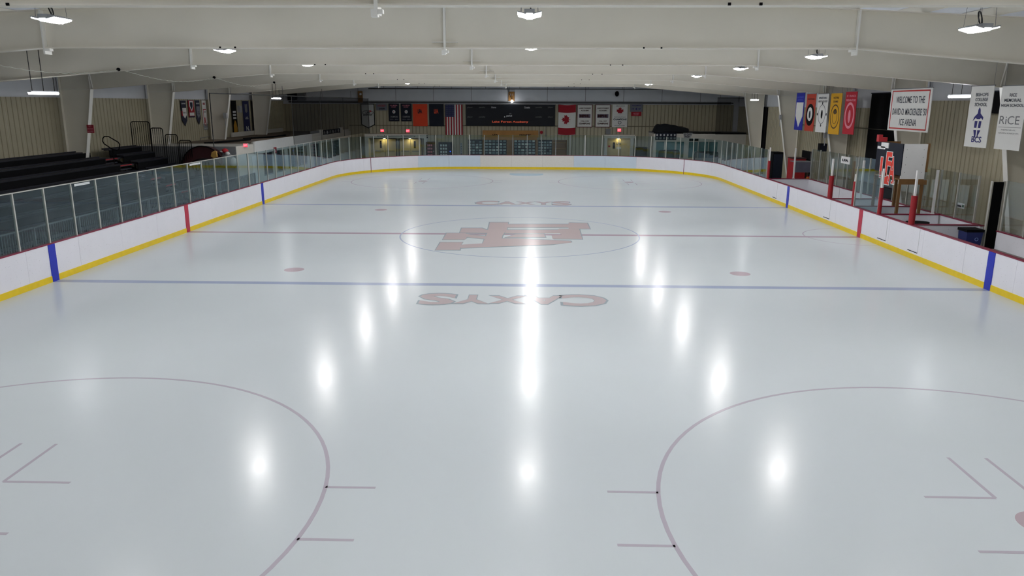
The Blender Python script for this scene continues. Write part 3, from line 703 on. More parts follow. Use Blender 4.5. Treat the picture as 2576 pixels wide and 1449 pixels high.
# bell + conduit
p = aty(1362, 333, YB-.05); tag(MB().disc((p.x, YB-.02, p.z), X, Z, -Y, .13, .13, 0, .12, 14).disc((p.x, YB-.14, p.z), X, Z, -Y, .07, .07, 0, .03, 12).build('alarm_bell', FRED), 'dark red alarm bell right of the plywood trophy case', 'bell')
p = aty(1373, 316, YB-.05); q = aty(1373, 341, YB-.05); tag(MB().tube([(p.x, YB-.04, p.z), (p.x, YB-.04, q.z)], .02, 5).box(p.x-.07, p.x+.07, YB-.12, YB-.02, q.z-.1, q.z+.08).build('conduit_box', GREY), 'thin conduit with a small grey box under the right end of the scoreboard', 'electrical box')
# vending machines
def vending(px0, px1, pyt, mat, label, lit):
    a = aty(px0, pyt, YB-1.0); b = aty(px1, pyt, YB-1.0); o = thing('vending_machine', ((a.x+b.x)/2, YB-.6, 0), label, 'vending machine', 'vending machines by the doors')
    MB().box(a.x, b.x, YB-1.0, YB-.2, -.03, a.z).build('body', mat, o)
    w_ = b.x-a.x
    MB().box(a.x+.08, a.x+w_*.72, YB-1.015, YB-1.0, .5, a.z-.15).build('window', BLACK if not lit else DARK, o)
    for i in range(4):
        for j in range(3):
            MB().box(a.x+.14+j*w_*.19, a.x+.14+j*w_*.19+w_*.13, YB-1.03, YB-1.015, .68+i*.26, .84+i*.26).build('product', BRIGHTM if lit else PINK, o)
    MB().box(b.x-.16, b.x-.08, YB-1.02, YB-1.0, 1.0, 1.1).build('coin_slot', BLUELED if lit else GREY, o)
vending(1071, 1094, 357, MAROON, 'dark red vending machine right of the canopy, left of a blue one', False)
vending(1103, 1136, 358, DARK, 'navy blue lit vending machine beside the dark red one', True)
p = aty(1158, 370, YB-.06); q = aty(1163, 386, YB-.06); o = thing('wall_sign', ((p.x+q.x)/2, YB-.06, q.z), 'narrow vertical dark sign right of the vending machines', 'sign')
MB().box(p.x, q.x, YB-.08, YB-.05, q.z-.3, p.z+.35).build('board', LGREY, o); 
for k, ch in enumerate('CAXYS'): txt(ch, (p.x, YB-.08, p.z+.18-k*.2), X, Z, -Y, .03, q.x-p.x-.03, 0, .14, DARK, o, bold=.03)
# trophy case: plywood gable with LFA HOCKEY, framed photos on boards
R = rect(1214, 328, 1354, 346, YB-.35); x0, x1, z0, z1 = R
tc = thing('trophy_case', ((x0+x1)/2, YB-.3, 0), 'plywood trophy case with LFA HOCKEY header below the scoreboard', 'trophy case')
yF = YB-.45
MB().box(x0, x1, yF, YB-.03, z0-.0, z1).build('header', WOOD, tc); MB().box(x0+.1, x1-.1, yF+.03, YB-.03, z0-.2, z0).build('header', WOOD, tc)
for a, b in ((1214, 1219), (1274.5, 1293), (1347, 1353)):
    p = aty(a, 370, yF); q = aty(b, 370, yF); MB().box(p.x, q.x, yF+.04, YB-.03, -.03, z0-.2).build('upright', WOODD, tc)
p, q = aty(1239, 337, yF), aty(1253, 341, yF); txt('LFA', (0, yF, 0), X, Z, -Y, p.x, q.x, q.z, p.z, BLACK, tc, n=.01, bold=.04)
p, q = aty(1307, 337.5, yF), aty(1336, 341.5, yF); txt('HOCKEY', (0, yF, 0), X, Z, -Y, p.x, q.x, q.z, p.z, BLACK, tc, n=.01, bold=.05)
PH = [pm('photo_%d' % i, c, .6, var=.35, scale=14) for i, c in enumerate(((150, 168, 170), (120, 140, 142), (186, 200, 196), (98, 120, 124)))]
def photo_board(px0, px1, pyt, label, nx, ny, yb=YB-.12, rows=True):
    a = aty(px0, pyt, yb); b = aty(px1, pyt, yb); o = thing('photo_board', ((a.x+b.x)/2, yb, 0), label, 'display board', 'photo boards at the far end')
    MB().box(a.x, b.x, yb, YB-.04, .3, a.z).build('backing', DARK, o)
    cw = (b.x-a.x)/nx; chh = (a.z-.4)/ny
    for j in range(ny):
        for i in range(nx):
            if random.random() < .05: continue
            w2 = cw*random.uniform(.62, .85); h2 = chh*random.uniform(.55, .72); cx = a.x+(i+.5)*cw; cz = a.z-.08-(j+.5)*chh
            MB().box(cx-w2/2, cx+w2/2, yb-.03, yb-.001, cz-h2/2, cz+h2/2).build('photo', random.choice(PH), o)
photo_board(1178, 1213, 351, 'dark photo board at the left of the plywood trophy case', 4, 7)
photo_board(1219, 1274, 349, 'photo board with pale frames under the LFA lettering', 6, 7, YB-.3)
photo_board(1293, 1347, 349, 'photo board with pale frames under the HOCKEY lettering', 6, 7, YB-.3)
photo_board(1354, 1388.5, 352, 'dark photo board at the right of the plywood trophy case', 5, 7)
R = rect(1389, 352, 1425, 395, YB-.15); o = thing('wood_panel', ((R[0]+R[1])/2, YB-.15, 0), 'brown wooden shelf unit right of the photo boards', 'shelf')
MB().box(R[0], R[1], YB-.12, YB-.04, .0, R[3]).build('back', WOODD, o)
MB().box(R[0], R[0]+.05, YB-.4, YB-.04, 0, R[3]).box(R[1]-.05, R[1], YB-.4, YB-.04, 0, R[3]).box(R[0], R[1], YB-.4, YB-.04, R[3]-.05, R[3]).build('side_frame', WOODD, o)
for z_ in (.7, 1.25, 1.75): MB().box(R[0]+.05, R[1]-.05, YB-.38, YB-.04, z_, z_+.04).build('shelf_plank', WOOD, o)
R = rect(1601, 372, 1627, 395, YB-1); tag(MB().box(R[0], R[1], YB-1, YB-.4, 0, R[3]).box(R[0]-.03, R[1]+.03, YB-1.03, YB-.37, R[3], R[3]+.05).build('black_cabinet', BLACK), 'low black cabinet right of the lit single doorway', 'cabinet')
# black bucket lamp on upper wall, louver, duct
p = aty(1552, 236, YB-.1); tag(MB().disc((p.x, YB-.02, p.z), X, Z, -Y, .16, .22, 0, .15, 14).disc((p.x, YB-.17, p.z), X, Z, -Y, .08, .1, 0, .1, 12).build('wall_speaker', BLACK), 'small black round speaker on the upper back wall at right', 'speaker')
R = rect(721, 226, 748, 252, YB-.3); o = thing('louver', ((R[0]+R[1])/2, YB-.2, R[2]), 'dark louvered vent in the upper far left corner', 'vent')
MB().box(R[0], R[1], YB-.2, YB-.0, R[2], R[3]).build('frame', BLACK, o)
for k in range(7): z_ = R[2]+.08+k*(R[3]-R[2]-.15)/7; MB().obox((R[0]+.05, YB-.24, z_), X, Vector((0, .06, .05)), Vector((0, -.01, .012)), 0, R[1]-R[0]-.1, 0, 1, 0, 1).build('slat', DARK, o)
R = rect(748, 224, 757, 252, YB-.3); tag(MB().box(R[0], R[1]+.4, YB-.5, YB-.04, R[2], R[3]+.2).box(R[0]-.03, R[1]+.43, YB-.53, YB-.45, R[2]-.03, R[2]+.05).build('duct', GREY), 'grey duct beside the dark louver in the far left corner', 'duct')

# net tracks: black pipe along the far end and cable over the left glass
o = thing('net_track', (0, 31, 6.0), 'thin black net track pipe hung below the last frame at the far end', 'pipe')
MB().tube([(-12.2, 31, 6.02), (10.8, 31, 6.02)], .035, 6).build('pipe', CABLE, o)
MB().tube([(10.8, 31, 6.02), (16.5, 31, 5.72)], .02, 5).build('pipe', CABLE, o)
for k in range(9): x = -11+2.6*k; MB().tube([(x, 31, 6.05), (x, 31, roofz(x-XC)-.02)], .012, 4).build('hanger', CABLE, o)
nx_ = -12.98
o = thing('side_net', (nx_, 17, 2.7), 'dark thin protective netting hanging above the far left glass from a black cable', 'net')
MB().box(nx_-.004, nx_+.004, 14.2, 31.2, 2.64, 5.28).build('netting', NET, o)
MB().box(nx_, -12.3, 31.196, 31.204, 2.64, 5.28).build('netting', NET, o)
MB().tube([(nx_, 3.2, 3.05), (nx_, 3.2, 5.3), (nx_, 31.2, 5.3), (-12.3, 31.2, 5.3), (-12.3, 31.2, 2.64)], .022, 5).build('border_cable', CABLE, o)
for y in (14.2, 20, 26): MB().tube([(nx_, y, 2.64), (nx_, y, 5.3)], .014, 4).build('border_cable', CABLE, o)
for y in (12.75, 20.6, 28.45): MB().tube([(nx_, y, 5.3), (nx_, y, 5.8)], .012, 4).build('hanger', CABLE, o)
# wavy white rope swagged between the left frames
o = thing('swag_rope', (-13.3, -2.9, 6.0), 'white curled rope swagged between the left frames under the ceiling', 'rope')
pts = []
for (ya, za, yb_, zb) in ((-10.8, 6.02, -2.95, 5.98), (-2.95, 5.98, 4.9, 5.97), (4.9, 5.97, 12.75, 5.97)):
    for i in range(60):
        t = i/60; pts.append((-13.35+.012*math.cos(i*1.9), ya+(yb_-ya)*t, za+(zb-za)*t-.26*math.sin(math.pi*t)+.012*math.sin(i*1.9)))
MB().tube(pts, .009, 4).build('rope', ROPE, o)
for y in (-2.95, 4.9, 12.75): MB().disc((-13.35, y-.14, 5.98), X, Z, -Y, .06, .06, 0, .04, 10).build('pulley', BLACK, o)

# ================================================================== LEFT SIDE: bleachers, guards, annex
BX = [-19.6, -18.95, -18.3, -17.63, -16.97, -16.3, -15.65]; BZ = [2.76, 2.49, 2.2, 1.88, 1.58, 1.28, .98]
def bleacher(y0, y1, label):
    r = thing('bleacher', (-17.5, (y0+y1)/2, 0), label, 'bleacher', 'black bleachers on the left')
    for i, (x, z) in enumerate(zip(BX, BZ)):
        segs = [(y0, y1)]
        if i == 0: segs = [(a, b) for a, b in ((y0, -11.05), (-10.55, -3.2), (-2.7, 4.6)) if y0 < 0] or [(y0, y1)]
        for a, b in segs:
            MB().box(x-.13, x+.13, a, b, z-.05, z).build('seat_plank', BENCHM, r)
            MB().box(x-.22, x-.17, a, b, z-.02, z+.05).build('seat_back_rail', BENCHM, r)
        MB().box(x+.13, x+.52, y0, y1, z-.42, z-.38).build('footboard', BENCHG, r)
        MB().box(x+.09, x+.12, y0+.05, y1-.05, z-.40, z-.05).build('riser', BLACK, r)
    y = y0+.3
    while y < y1-.1:
        m = MB().beam((BX[0], y, BZ[0]-.45), (BX[-1]+.3, y, BZ[-1]-.45), .06, .1, (0,1,0))
        for x, z in zip(BX, BZ): m.box(x-.03, x+.03, y-.03, y+.03, -.03, z-.05)
        m.build('support', BLACK, r); y += 2.6
    return r
b1 = bleacher(-16, 5.25, 'long black bleacher rows on the left in front of the camera side column')
b2 = bleacher(6.75, 9.9, 'short black bleacher rows beyond the stairs with the red nosings')
r = thing('bleacher_stairs', (-17.5, 6, 0), 'dark bleacher stairs with red nosings between the two banks of rows', 'stairs')
for i, (x, z) in enumerate(zip(BX, BZ)):
    MB().box(x-.1, x+.62, 5.3, 6.7, z-.44, z-.38).build('step', BENCHG, r); MB().box(x+.2, x+.5, 5.3, 6.7, z-.62, z-.56).build('step', BENCHG, r)
    MB().box(x+.56, x+.63, 5.5, 6.5, z-.41, z-.372).build('nosing', REDM, r)
MB().beam((BX[0], 5.29, BZ[0]-.5), (BX[-1]+.6, 5.29, BZ[-1]-.5), .05, .14).beam((BX[0], 6.71, BZ[0]-.5), (BX[-1]+.6, 6.71, BZ[-1]-.5), .05, .14).build('stringer', BLACK, r)
def loop_rail(x, y, z, label):
    r = thing('handrail', (x, y, z-.8), label, 'handrail', 'looped aisle handrails')
    P = [(x-.38, y, z+.22), (x-.3, y, z+.3), (x-.1, y, z+.3), (x+.3, y, z+.06), (x+.36, y, z-.04), (x+.3, y, z-.26), (x+.2, y, z-.3), (x-.02, y, z-.24), (x-.34, y, z-.02), (x-.4, y, z+.1)]
    MB().tube(P, .025, 6, True).build('loop', BLACK, r); MB().tube([(x+.02, y, z-.25), (x+.02, y, z-.85)], .025, 6).build('post', BLACK, r)
p = atx(281, 361, -18.3); loop_rail(-18.3, p.y, p.z, 'black looped handrail above the bleacher stairs on the left')
p = atx(85, 500, -16.3)
# stepped guard fences at the end of the second bank
gx = [(328, 375, 306, -.05), (378, 408, 322, 0), (415, 445, 338, 0), (450, 480, 353, 0)]
ordg = ['tallest', 'second tallest', 'third', 'lowest']
for k, (a, b, t, _) in enumerate(gx):
    A = aty(a, t, 10.05); B = aty(b, t, 10.05); zb_ = BZ[k]-.35 if k < 4 else 1
    r = thing('guard_fence', ((A.x+B.x)/2, 10.05, zb_), 'black barred guard fence at the bleacher end, %s of the four stepped ones' % ordg[k], 'fence', 'stepped guard fences')
    x0, x1, z1 = A.x, B.x, A.z; c = .09
    MB().tube([(x0, 10.05, -.03), (x0, 10.05, z1-c), (x0+c*.4, 10.05, z1-c*.3), (x0+c, 10.05, z1), (x1-c, 10.05, z1), (x1-c*.4, 10.05, z1-c*.3), (x1, 10.05, z1-c), (x1, 10.05, -.03)], .024, 6).build('frame', BLACK, r)
    nb = 8 if k == 0 else 5
    for i in range(nb):
        x = x0+(x1-x0)*(i+1)/(nb+1); MB().tube([(x, 10.05, zb_-.5), (x, 10.05, z1-.01)], .013, 5).build('bar', BLACK, r)
    MB().tube([(x0, 10.05, zb_-.5), (x1, 10.05, zb_-.5)], .02, 5).build('bottom_rail', BLACK, r)
# fifth part: fence section continuing low
# front picket railing of the bleachers, seen through the glass
r = thing('picket_railing', (-14.75, 0, 0), 'dark grey picket railing in front of the bleachers behind the left glass', 'railing')
MB().box(-14.77, -14.73, -16, 12.6, 1.16, 1.2).build('top_rail', GREY, r); MB().box(-14.77, -14.73, -16, 12.6, .1, .14).build('bottom_rail', GREY, r)
m = MB(); y = -16
while y < 12.6: m.box(-14.758, -14.742, y-.009, y+.009, .14, 1.16); y += .115
e = m.build('pickets', GREY, r); e['kind'] = 'stuff'
for k in range(13): y = -16+k*2.38; MB().box(-14.78, -14.72, y-.03, y+.03, -.03, 1.2).build('post', GREY, r)
# NO SMOKING sign on column, column junction boxes
A = aty(213.5, 314, 4.6); B = aty(233, 335, 4.6); o = thing('no_smoking_sign', ((A.x+B.x)/2, 4.75, B.z), 'small dark red sign with pale lettering on the left column above the bleachers', 'sign')
MB().box(A.x, B.x, 4.72, 4.75, B.z, A.z).build('plate', pm('sign_red', (150, 24, 48), .5), o)
MB().box(A.x+.1, B.x-.1, 4.75, 4.78, B.z+.1, A.z-.1).build('bracket', GREY, o)
for k, s_ in enumerate(('NO', 'SMOKING', 'ALLOWED')):
    h_ = (A.z-B.z); txt(s_, (A.x, 4.72, B.z), X, Z, -Y, (.3 if k == 0 else .08)*(B.x-A.x), (.7 if k == 0 else .92)*(B.x-A.x), h_*(.72-k*.31), h_*(.92-k*.31), PINK, o, n=.004, bold=.02)
# left wall banners (plane x = XL)
def side_banner(name, label, xw, pts4, mat, sgn=1, point=0, th=.02, cat='banner', group='banners on the left wall', rod=True):
    """pts4 = (px_near, py_top, px_far, py_bottom): hung in the plane x=xw"""
    a, b = pts4; y0, z1 = a; y1, z0 = b
    o = thing(name, (xw, (y0+y1)/2, z0), label, cat, group); c = (y0+y1)/2
    poly = [(y0, z1), (y0, z0+point), (c, z0), (y1, z0+point), (y1, z1)] if point else [(y0, z0), (y1, z0), (y1, z1), (y0, z1)]
    MB().prism(poly, (xw, 0, 0), Y, Z, X, 0, sgn*th).build('cloth', mat, o)
    if rod: MB().tube([(xw+sgn*th/2, y0-.03, z1), (xw+sgn*th/2, y1+.03, z1)], .018, 6).build('hanging_rod', GREY, o)
    return o, (y0, y1, z0, z1, xw+sgn*th)
LW = XL+.05
def yz(px, py, x): p = atx(px, py, x); return (p.y, p.z)
def ltx(o, R, s, u0, u1, v0, v1, mat, bold=.03, sgn=1, nm='lettering'):
    y0, y1, z0, z1, xf = R; w_, h_ = y1-y0, z1-z0
    if sgn > 0: return txt(s, (xf, y0, z0), Y, Z, X, u0*w_, u1*w_, v0*h_, v1*h_, mat, o, nm, n=.006, bold=bold)
    return txt(s, (xf, y1, z0), -Y, Z, -X, u0*w_, u1*w_, v0*h_, v1*h_, mat, o, nm, n=.006, bold=bold)
def lrect(o, R, u0, u1, v0, v1, mat, nm, sgn=1, th=.006, point=0):
    y0, y1, z0, z1, xf = R; w_, h_ = y1-y0, z1-z0
    a, b, c_, d = (y0+u0*w_, y0+u1*w_, z0+v0*h_, z0+v1*h_) if sgn > 0 else (y1-u1*w_, y1-u0*w_, z0+v0*h_, z0+v1*h_)
    poly = [(a, d), (a, c_+point), ((a+b)/2, c_), (b, c_+point), (b, d)] if point else [(a, c_), (b, c_), (b, d), (a, d)]
    return MB().prism(poly, (xf, 0, 0), Y, Z, X, 0, sgn*th).build(nm, mat, o)
o, R = side_banner('pennant_banner', 'navy pointed pennant with white panel, leftmost of the four on the left wall', LW, (yz(453, 253, LW), yz(472, 317, LW)), NAVY, point=.35)
lrect(o, R, .2, .95, .3, .72, CLOTH, 'panel', point=.2); ltx(o, R, 'SUPPORT', .12, .92, .86, .91, PALE); ltx(o, R, 'CAXYS', .22, .9, .5, .56, NAVY, .04); lrect(o, R, .0, .3, .4, .6, FRED, 'swoosh', th=.004)
o, R = side_banner('pennant_banner', 'short maroon banner with white shield, second on the left wall', LW, (yz(472, 252, LW), yz(490, 295, LW)), FRED)
lrect(o, R, .15, .85, .35, .95, CLOTH, 'shield', point=.3); lrect(o, R, .27, .73, .45, .88, NAVY, 'shield_field', th=.01, point=.22); lrect(o, R, .1, .9, .1, .28, CLOTH, 'name_bar'); lrect(o, R, 0, 1, 0, .07, NAVY, 'hem')
o, R = side_banner('pennant_banner', 'navy pointed pennant with grey shield, third on the left wall', LW, (yz(490, 252, LW), yz(506, 313, LW)), NAVY, point=.35)
lrect(o, R, .1, .92, .25, .75, CLOTHG, 'panel', point=.25); ltx(o, R, 'SPORTS', .1, .9, .84, .89, PALE); ltx(o, R, 'Lake\nForest', .25, .85, .42, .56, NAVY, .04)
o, R = side_banner('pennant_banner', 'long white banner with grey foot and red figure, rightmost of four on the left wall', LW, (yz(506, 252, LW), yz(523, 326, LW)), CLOTH)
lrect(o, R, 0, 1, 0, .2, GREY, 'foot', th=.004); lrect(o, R, .15, .85, .13, .7, FRED, 'shield_border', th=.006, point=.2); lrect(o, R, .22, .8, .16, .67, CLOTH, 'shield', th=.012, point=.2)
ltx(o, R, 'MHSA', .2, .75, .84, .92, FRED, .05); y0, y1, z0, z1, xf = R; R9 = (y0, y1, z0, z1, xf+.012); ltx(o, R9, '2010', .28, .72, .58, .63, NAVY, .04); lrect(o, R9, .28, .5, .22, .42, FRED, 'figure', th=.006, point=.06); ltx(o, R, 'CHAMPIONS', .1, .9, .03, .07, PALE)
o, R = side_banner('tall_banner', 'tall black and gold banner behind the sixth left column', LW, (yz(580, 253, LW), yz(600, 348, LW)), BLACK)
for v in (.68, .6, .52): lrect(o, R, .2, .8, v, v+.05, PALE, 'white_bar')
y0, y1, z0, z1, xf = R
MB().prism([(-.3, -.45), (.3, -.45), (.36, -.1), (.2, .3), (0, .45), (-.28, .1)], (xf, (y0+y1)/2, z0+.32*(z1-z0)), Y, Z, X, 0, .006).build('gold_emblem', GOLD, o)
ltx(o, R, 'M', .1, .45, .04, .13, PALE); ltx(o, R, 'O', .55, .9, .04, .13, PALE)
o, R = side_banner('tall_banner', 'tall navy banner on the far left wall right of the black one', LW, (yz(609, 254, LW), yz(630, 332, LW)), pm('navy_bright', (26, 34, 84), .8)); ltx(o, R, 'N.', .3, .85, .05, .2, PALE); ltx(o, R, 'LAKE\nFOREST', .25, .8, .42, .5, PALE)
lrect(o, R, .3, .7, .62, .9, GREY, 'crest', point=.1)
o, R = side_banner('tall_banner', 'tall dark grey banner on the far left wall beside the navy one', LW, (yz(631, 254, LW), yz(650, 332, LW)), pm('grey_dark_cloth', (62, 60, 70), .8)); ltx(o, R, 'N', .3, .8, .05, .18, CLOTHG); lrect(o, R, .2, .8, .5, .52, CLOTHG, 'line')
# small boxes on the left wall
for a, b, l in (((598, 266), (604, 283), 'small pale box on the far left wall beside the navy banner'), ((609, 336), (618, 341), 'small dark box on the far left wall above the annex roof')):
    p = atx(*a, LW); q = atx(*b, LW); tag(MB().box(LW-.05, LW+.12, p.y, max(q.y, p.y+.5), q.z, p.z).box(LW+.12, LW+.14, p.y+.1, p.y+.3, q.z+.02, p.z-.02).build('wall_box', LGREY if a[0] == 598 else BLACK), l, 'electrical box')
p = atx(503, 347, LW); q = atx(523, 344, LW); tag(MB().tube([(LW+.03, p.y, p.z-.5), (LW+.03, p.y, p.z), (LW+.03, q.y, q.z), (LW+.15, q.y, q.z)], .02, 5).build('conduit', GREY), 'thin bent conduit on the left wall below the pennants', 'conduit')
# annex building
AX = -15.0; AY0, AY1, AZ = 10.8, YB-.06, 2.62
an = thing('annex_building', ((AX+XL)/2, 23, 0), 'low white annex with flat brown roof along the far left side', 'annex')
MB().box(AX, XL+.04, 13.4, AY1, AZ-.1, AZ).build('roof', BROWN, an)
MB().box(AX-.12, AX, 13.4, AY1, -.03, AZ+.2).build('front_wall', OFFW, an); MB().box(AX-.0, AX+.1, 13.3, 24.5, 2.15, AZ+.22).build('fascia', WHITE, an)
MB().box(AX, AX+.1, 24.5, AY1, 2.15, AZ+.02).build('fascia', OFFW, an)
MB().box(XL+.04, AX, 13.3, 13.4, -.03, AZ+.1).build('end_wall', OFFW, an)
MB().box(XL+.04, AX, AY0+.05, 13.3, -.03, AZ+.08).build('end_block', OFFW, an); MB().box(XL+.04, AX-.02, AY0, AY0+.05, -.03, AZ+.08).build('end_face_shade', GREY, an)  # grey sheet over the white end wall, its shade put into the colour
MB().box(XL+.1, XL+.2, 24, 35, AZ, AZ+.3).build('rear_parapet', OFFW, an)
def on_front(px0, px1, z0_, z1_, mat, nm, th=.02):
    a = atx(px0, 380, AX+.1).y; b = atx(px1, 380, AX+.1).y; return MB().box(AX-.0, AX+th, a, b, z0_, z1_).build(nm, mat, an)
for a, b, m in ((667, 686, BLACK), (700, 717, BLACK), (793, 806, BLACK)): on_front(a, b, .9 if a < 790 else .1, 2.1, m, 'window', .03); on_front(a-1.5, b+1.5, .82 if a < 790 else .05, 2.14, GREY, 'window_frame', .02)
for a, b in ((728, 742), (744, 758), (760, 774), (812, 822), (824, 838), (840, 856)): on_front(a, b, .9, 2.1, pm('window_teal_dark', (52, 72, 80), .15, spec=.8), 'window', .03)
on_front(636, 651, .0, 2.05, WHITE, 'door', .03)
for y in (27.2, 33.2): MB().box(AX-.1, AX+.08, y-.25, y+.25, AZ, AZ+.42).build('roof_post', OFFW, an)
m = MB().box(AX-.05, AX-.02, 24.6, 26.9, AZ, AZ+.04).box(AX-.05, AX-.02, 24.6, 26.9, AZ+.34, AZ+.38)
for k in range(20): m.box(AX-.045, AX-.025, 24.65+k*.116, 24.69+k*.116, AZ+.04, AZ+.34)
e = m.build('roof_grille', GREY, an); e['kind'] = 'stuff'
o = thing('roof_picture_strip', (AX, 30, AZ), 'dark strip of small pictures standing on the annex roof edge at the far left', 'sign')
MB().box(AX-.06, AX-.0, 27.5, 32.9, AZ, AZ+.36).build('board', BLACK, o)
for k in range(6): MB().disc((AX, 28.1+k*.84, AZ+.18), Y, Z, X, .16, .13, 0, .01, 10).build('picture', LGREY if k % 2 else GREY, o)
A = aty(613, 361.5, AY0-.05); B = aty(623, 369.5, AY0-.05)
A = aty(613, 361.5, AY0+1.2)
exit_sign(613, 361.5, 623.5, 369.5, 'bright red exit sign projecting from the front of the white annex', y=AY0+1.2)
MB().box(AX-.02, A.x+.1, AY0+1.18, AY0+1.24, 2.6, 2.66).build('bracket', GREY, an)
a = atx(690, 371, AX+.15); b = atx(697, 385, AX+.15); o = thing('red_notice', (AX+.12, (a.y+b.y)/2, b.z), 'small red notice between the dark annex windows', 'notice'); MB().box(AX+.1, AX+.14, a.y, b.y, b.z, a.z).build('board', FRED, o); MB().box(AX+.14, AX+.145, a.y+.1, b.y-.1, (a.z+b.z)/2-.12, a.z-.16).build('text_block', PINK, o)
for k, (ya, yb_) in enumerate(((14.5, 19.5), (20.5, 26.5))): tag(MB().tube([(-18.2, ya, AZ+.06), (-17.8+.5*k, (ya+yb_)/2, AZ+.06), (-17.4, yb_, AZ+.06)], .055, 6).tube([(-17.9, ya+.6, AZ+.06), (-17.2, yb_-.6, AZ+.06)], .045, 6).build('black_pipe', BLACK), 'black pipe bundle lying on the annex roof, %s one' % ('nearer' if k == 0 else 'farther'), 'pipe')
# inflatable tunnel before the annex
r = thing('inflatable_arch', (-17, 10.3, 0), 'dark maroon fabric arch with yellow torn end behind the left glass', 'inflatable arch')
A = aty(463, 400, 10.3); B = aty(556, 388, 10.3); T = aty(508, 368, 10.3)
P = []; nseg = 16
for i in range(nseg+1):
    t = i/nseg; a = math.pi*(1-t*.82); P.append((A.x+(B.x-A.x)*.55+ (B.x-A.x)*.58*math.cos(a), 10.3, 1.55+(T.z-1.55)*math.sin(a)))
m = MB(); base = 0; prof = []
for i, p in enumerate(P):
    wd_ = .16+.22*math.sin(math.pi*min(1, (i+2)/(nseg+4))); 
    prof.append([(p[0], 10.1, p[2]), (p[0], 10.0, p[2]-wd_*1.6), (p[0], 10.7, p[2]-wd_*1.6), (p[0], 10.6, p[2])])
V_ = [v for q in prof for v in q]; F_ = []
for i in range(nseg):
    for j in range(4): F_.append((4*i+j, 4*i+(j+1) % 4, 4*i+4+(j+1) % 4, 4*i+4+j))
F_ += [(3,2,1,0), (4*nseg, 4*nseg+1, 4*nseg+2, 4*nseg+3)]
m.add(V_, F_); m.build('arch_cover', MAROON, r)
MB().tube([(p[0], 10.05, p[2]+.02) for p in P], .03, 5).build('piping', BLACK, r)
a = aty(530, 381, 9.95); b = aty(546, 396, 9.95); MB().prism([(a.x, b.z+.05), (a.x+.06, a.z-.05), (a.x+.2, a.z+.04), (b.x, a.z), (b.x, b.z+.03), ((a.x+b.x)/2, b.z-.04)], (0, 9.95, 0), X, Z, Y, -.05, .1).build('torn_end', pm('foam_yellow', (190, 150, 80), .9, var=.2), r)
a = aty(470, 405, 10.3); MB().box(a.x-.1, B.x, 10.1, 10.7, .9, 1.5).build('base', BLACK, r)
for k in range(6): x = A.x+.55+k*.17; MB().box(x, x+.05, 9.95, 10.0, 1.3, 1.95).build('bar', BLACK, r)
a = aty(556, 374, 10.4); b = aty(578, 396, 10.4)
r = thing('red_white_bundle', ((a.x+b.x)/2, 10.4, 1.4), 'red and white cap shaped bundle on a grey heap left of the annex', 'bundle')
def blob(cx, cy, cz, rx, ry, rz, name, mat, parent):
    bm = bmesh.new(); bmesh.ops.create_icosphere(bm, subdivisions=2, radius=1)
    m = MB(); m.add([(cx+v.co.x*rx*(1+.12*math.sin(v.co.y*5)), cy+v.co.y*ry, cz+v.co.z*rz*(1+.1*math.sin(v.co.x*6))) for v in bm.verts], [tuple(v.index for v in fc.verts) for fc in bm.faces]); bm.free()
    return m.build(name, mat, parent, smooth=True)
cx = (a.x+b.x)/2
blob(cx-.02, 10.4, a.z-.1, .17, .15, .12, 'cap', REDM, r); blob(cx+.12, 10.35, a.z-.24, .12, .12, .1, 'cap_trim', CLOTH, r); blob(cx-.17, 10.35, a.z-.14, .1, .1, .05, 'cap_trim', CLOTH, r)
blob(cx+.0, 10.5, a.z-.62, .45, .3, .4, 'grey_heap', GREY, r); blob(cx+.35, 10.45, a.z-.68, .22, .2, .24, 'white_heap', CLOTH, r); blob(cx-.35, 10.4, a.z-.6, .2, .2, .12, 'pale_heap', PALE, r); MB().box(cx-.5, cx+.5, 10.2, 10.75, -.03, a.z-.9).build('stand', BLACK, r)

# ================================================================== RIGHT REAR ANNEX, goals, net bundle
ay = 33.2; a = aty(1645, 333, ay); b = aty(1846, 338, ay); x0, x1 = a.x, XR-.02; zt2 = a.z
an = thing('skate_room', ((x0+x1)/2, 34.6, 0), 'low cream building with teal blinds in the far right corner', 'annex')
MB().box(x0, x1, ay, YB-.05, zt2-.1, zt2).build('roof', GREY, an); MB().box(x0, x0+.12, ay+.1, YB-.05, -.03, zt2-.1).build('side_wall', OFFW, an)
MB().box(x0, x1, ay, ay+.1, 2.02, zt2).build('fascia', OFFW, an); MB().box(x0, x1, ay, ay+.1, -.03, .75).build('lower_wall', OFFW, an); MB().box(x0, x1, ay+.3, ay+.34, .75, 2.02).build('room_back', GREY, an)
wins = [(1651, 1671), (1675, 1698), (1702, 1721), (1733, 1756), (1758, 1782), (1784, 1806)]
e0 = x0
for a_, b_ in wins:
    p = aty(a_, 360, ay).x; q = aty(b_, 360, ay).x; MB().box(e0, p, ay, ay+.1, .75, 2.02).build('mullion', OFFW, an)
    MB().box(p, q, ay+.06, ay+.07, .75, 2.02).build('pane', GLASSR, an); MB().box(p, q, ay+.12, ay+.14, .8, 2.0).build('blind', TEAL, an); e0 = q
MB().box(e0, x1, ay, ay+.1, .75, 2.02).build('mullion', OFFW, an)
a = aty(1649, 334, ay-.03); b = aty(1701, 352, ay-.03); o = thing('portrait_banner', ((a.x+b.x)/2, ay-.03, b.z), 'dark banner of six player portraits on the far right annex', 'banner')
MB().box(a.x, b.x, ay-.05, ay-.01, b.z, a.z).build('cloth', DARK, o); wd_ = (b.x-a.x)/6
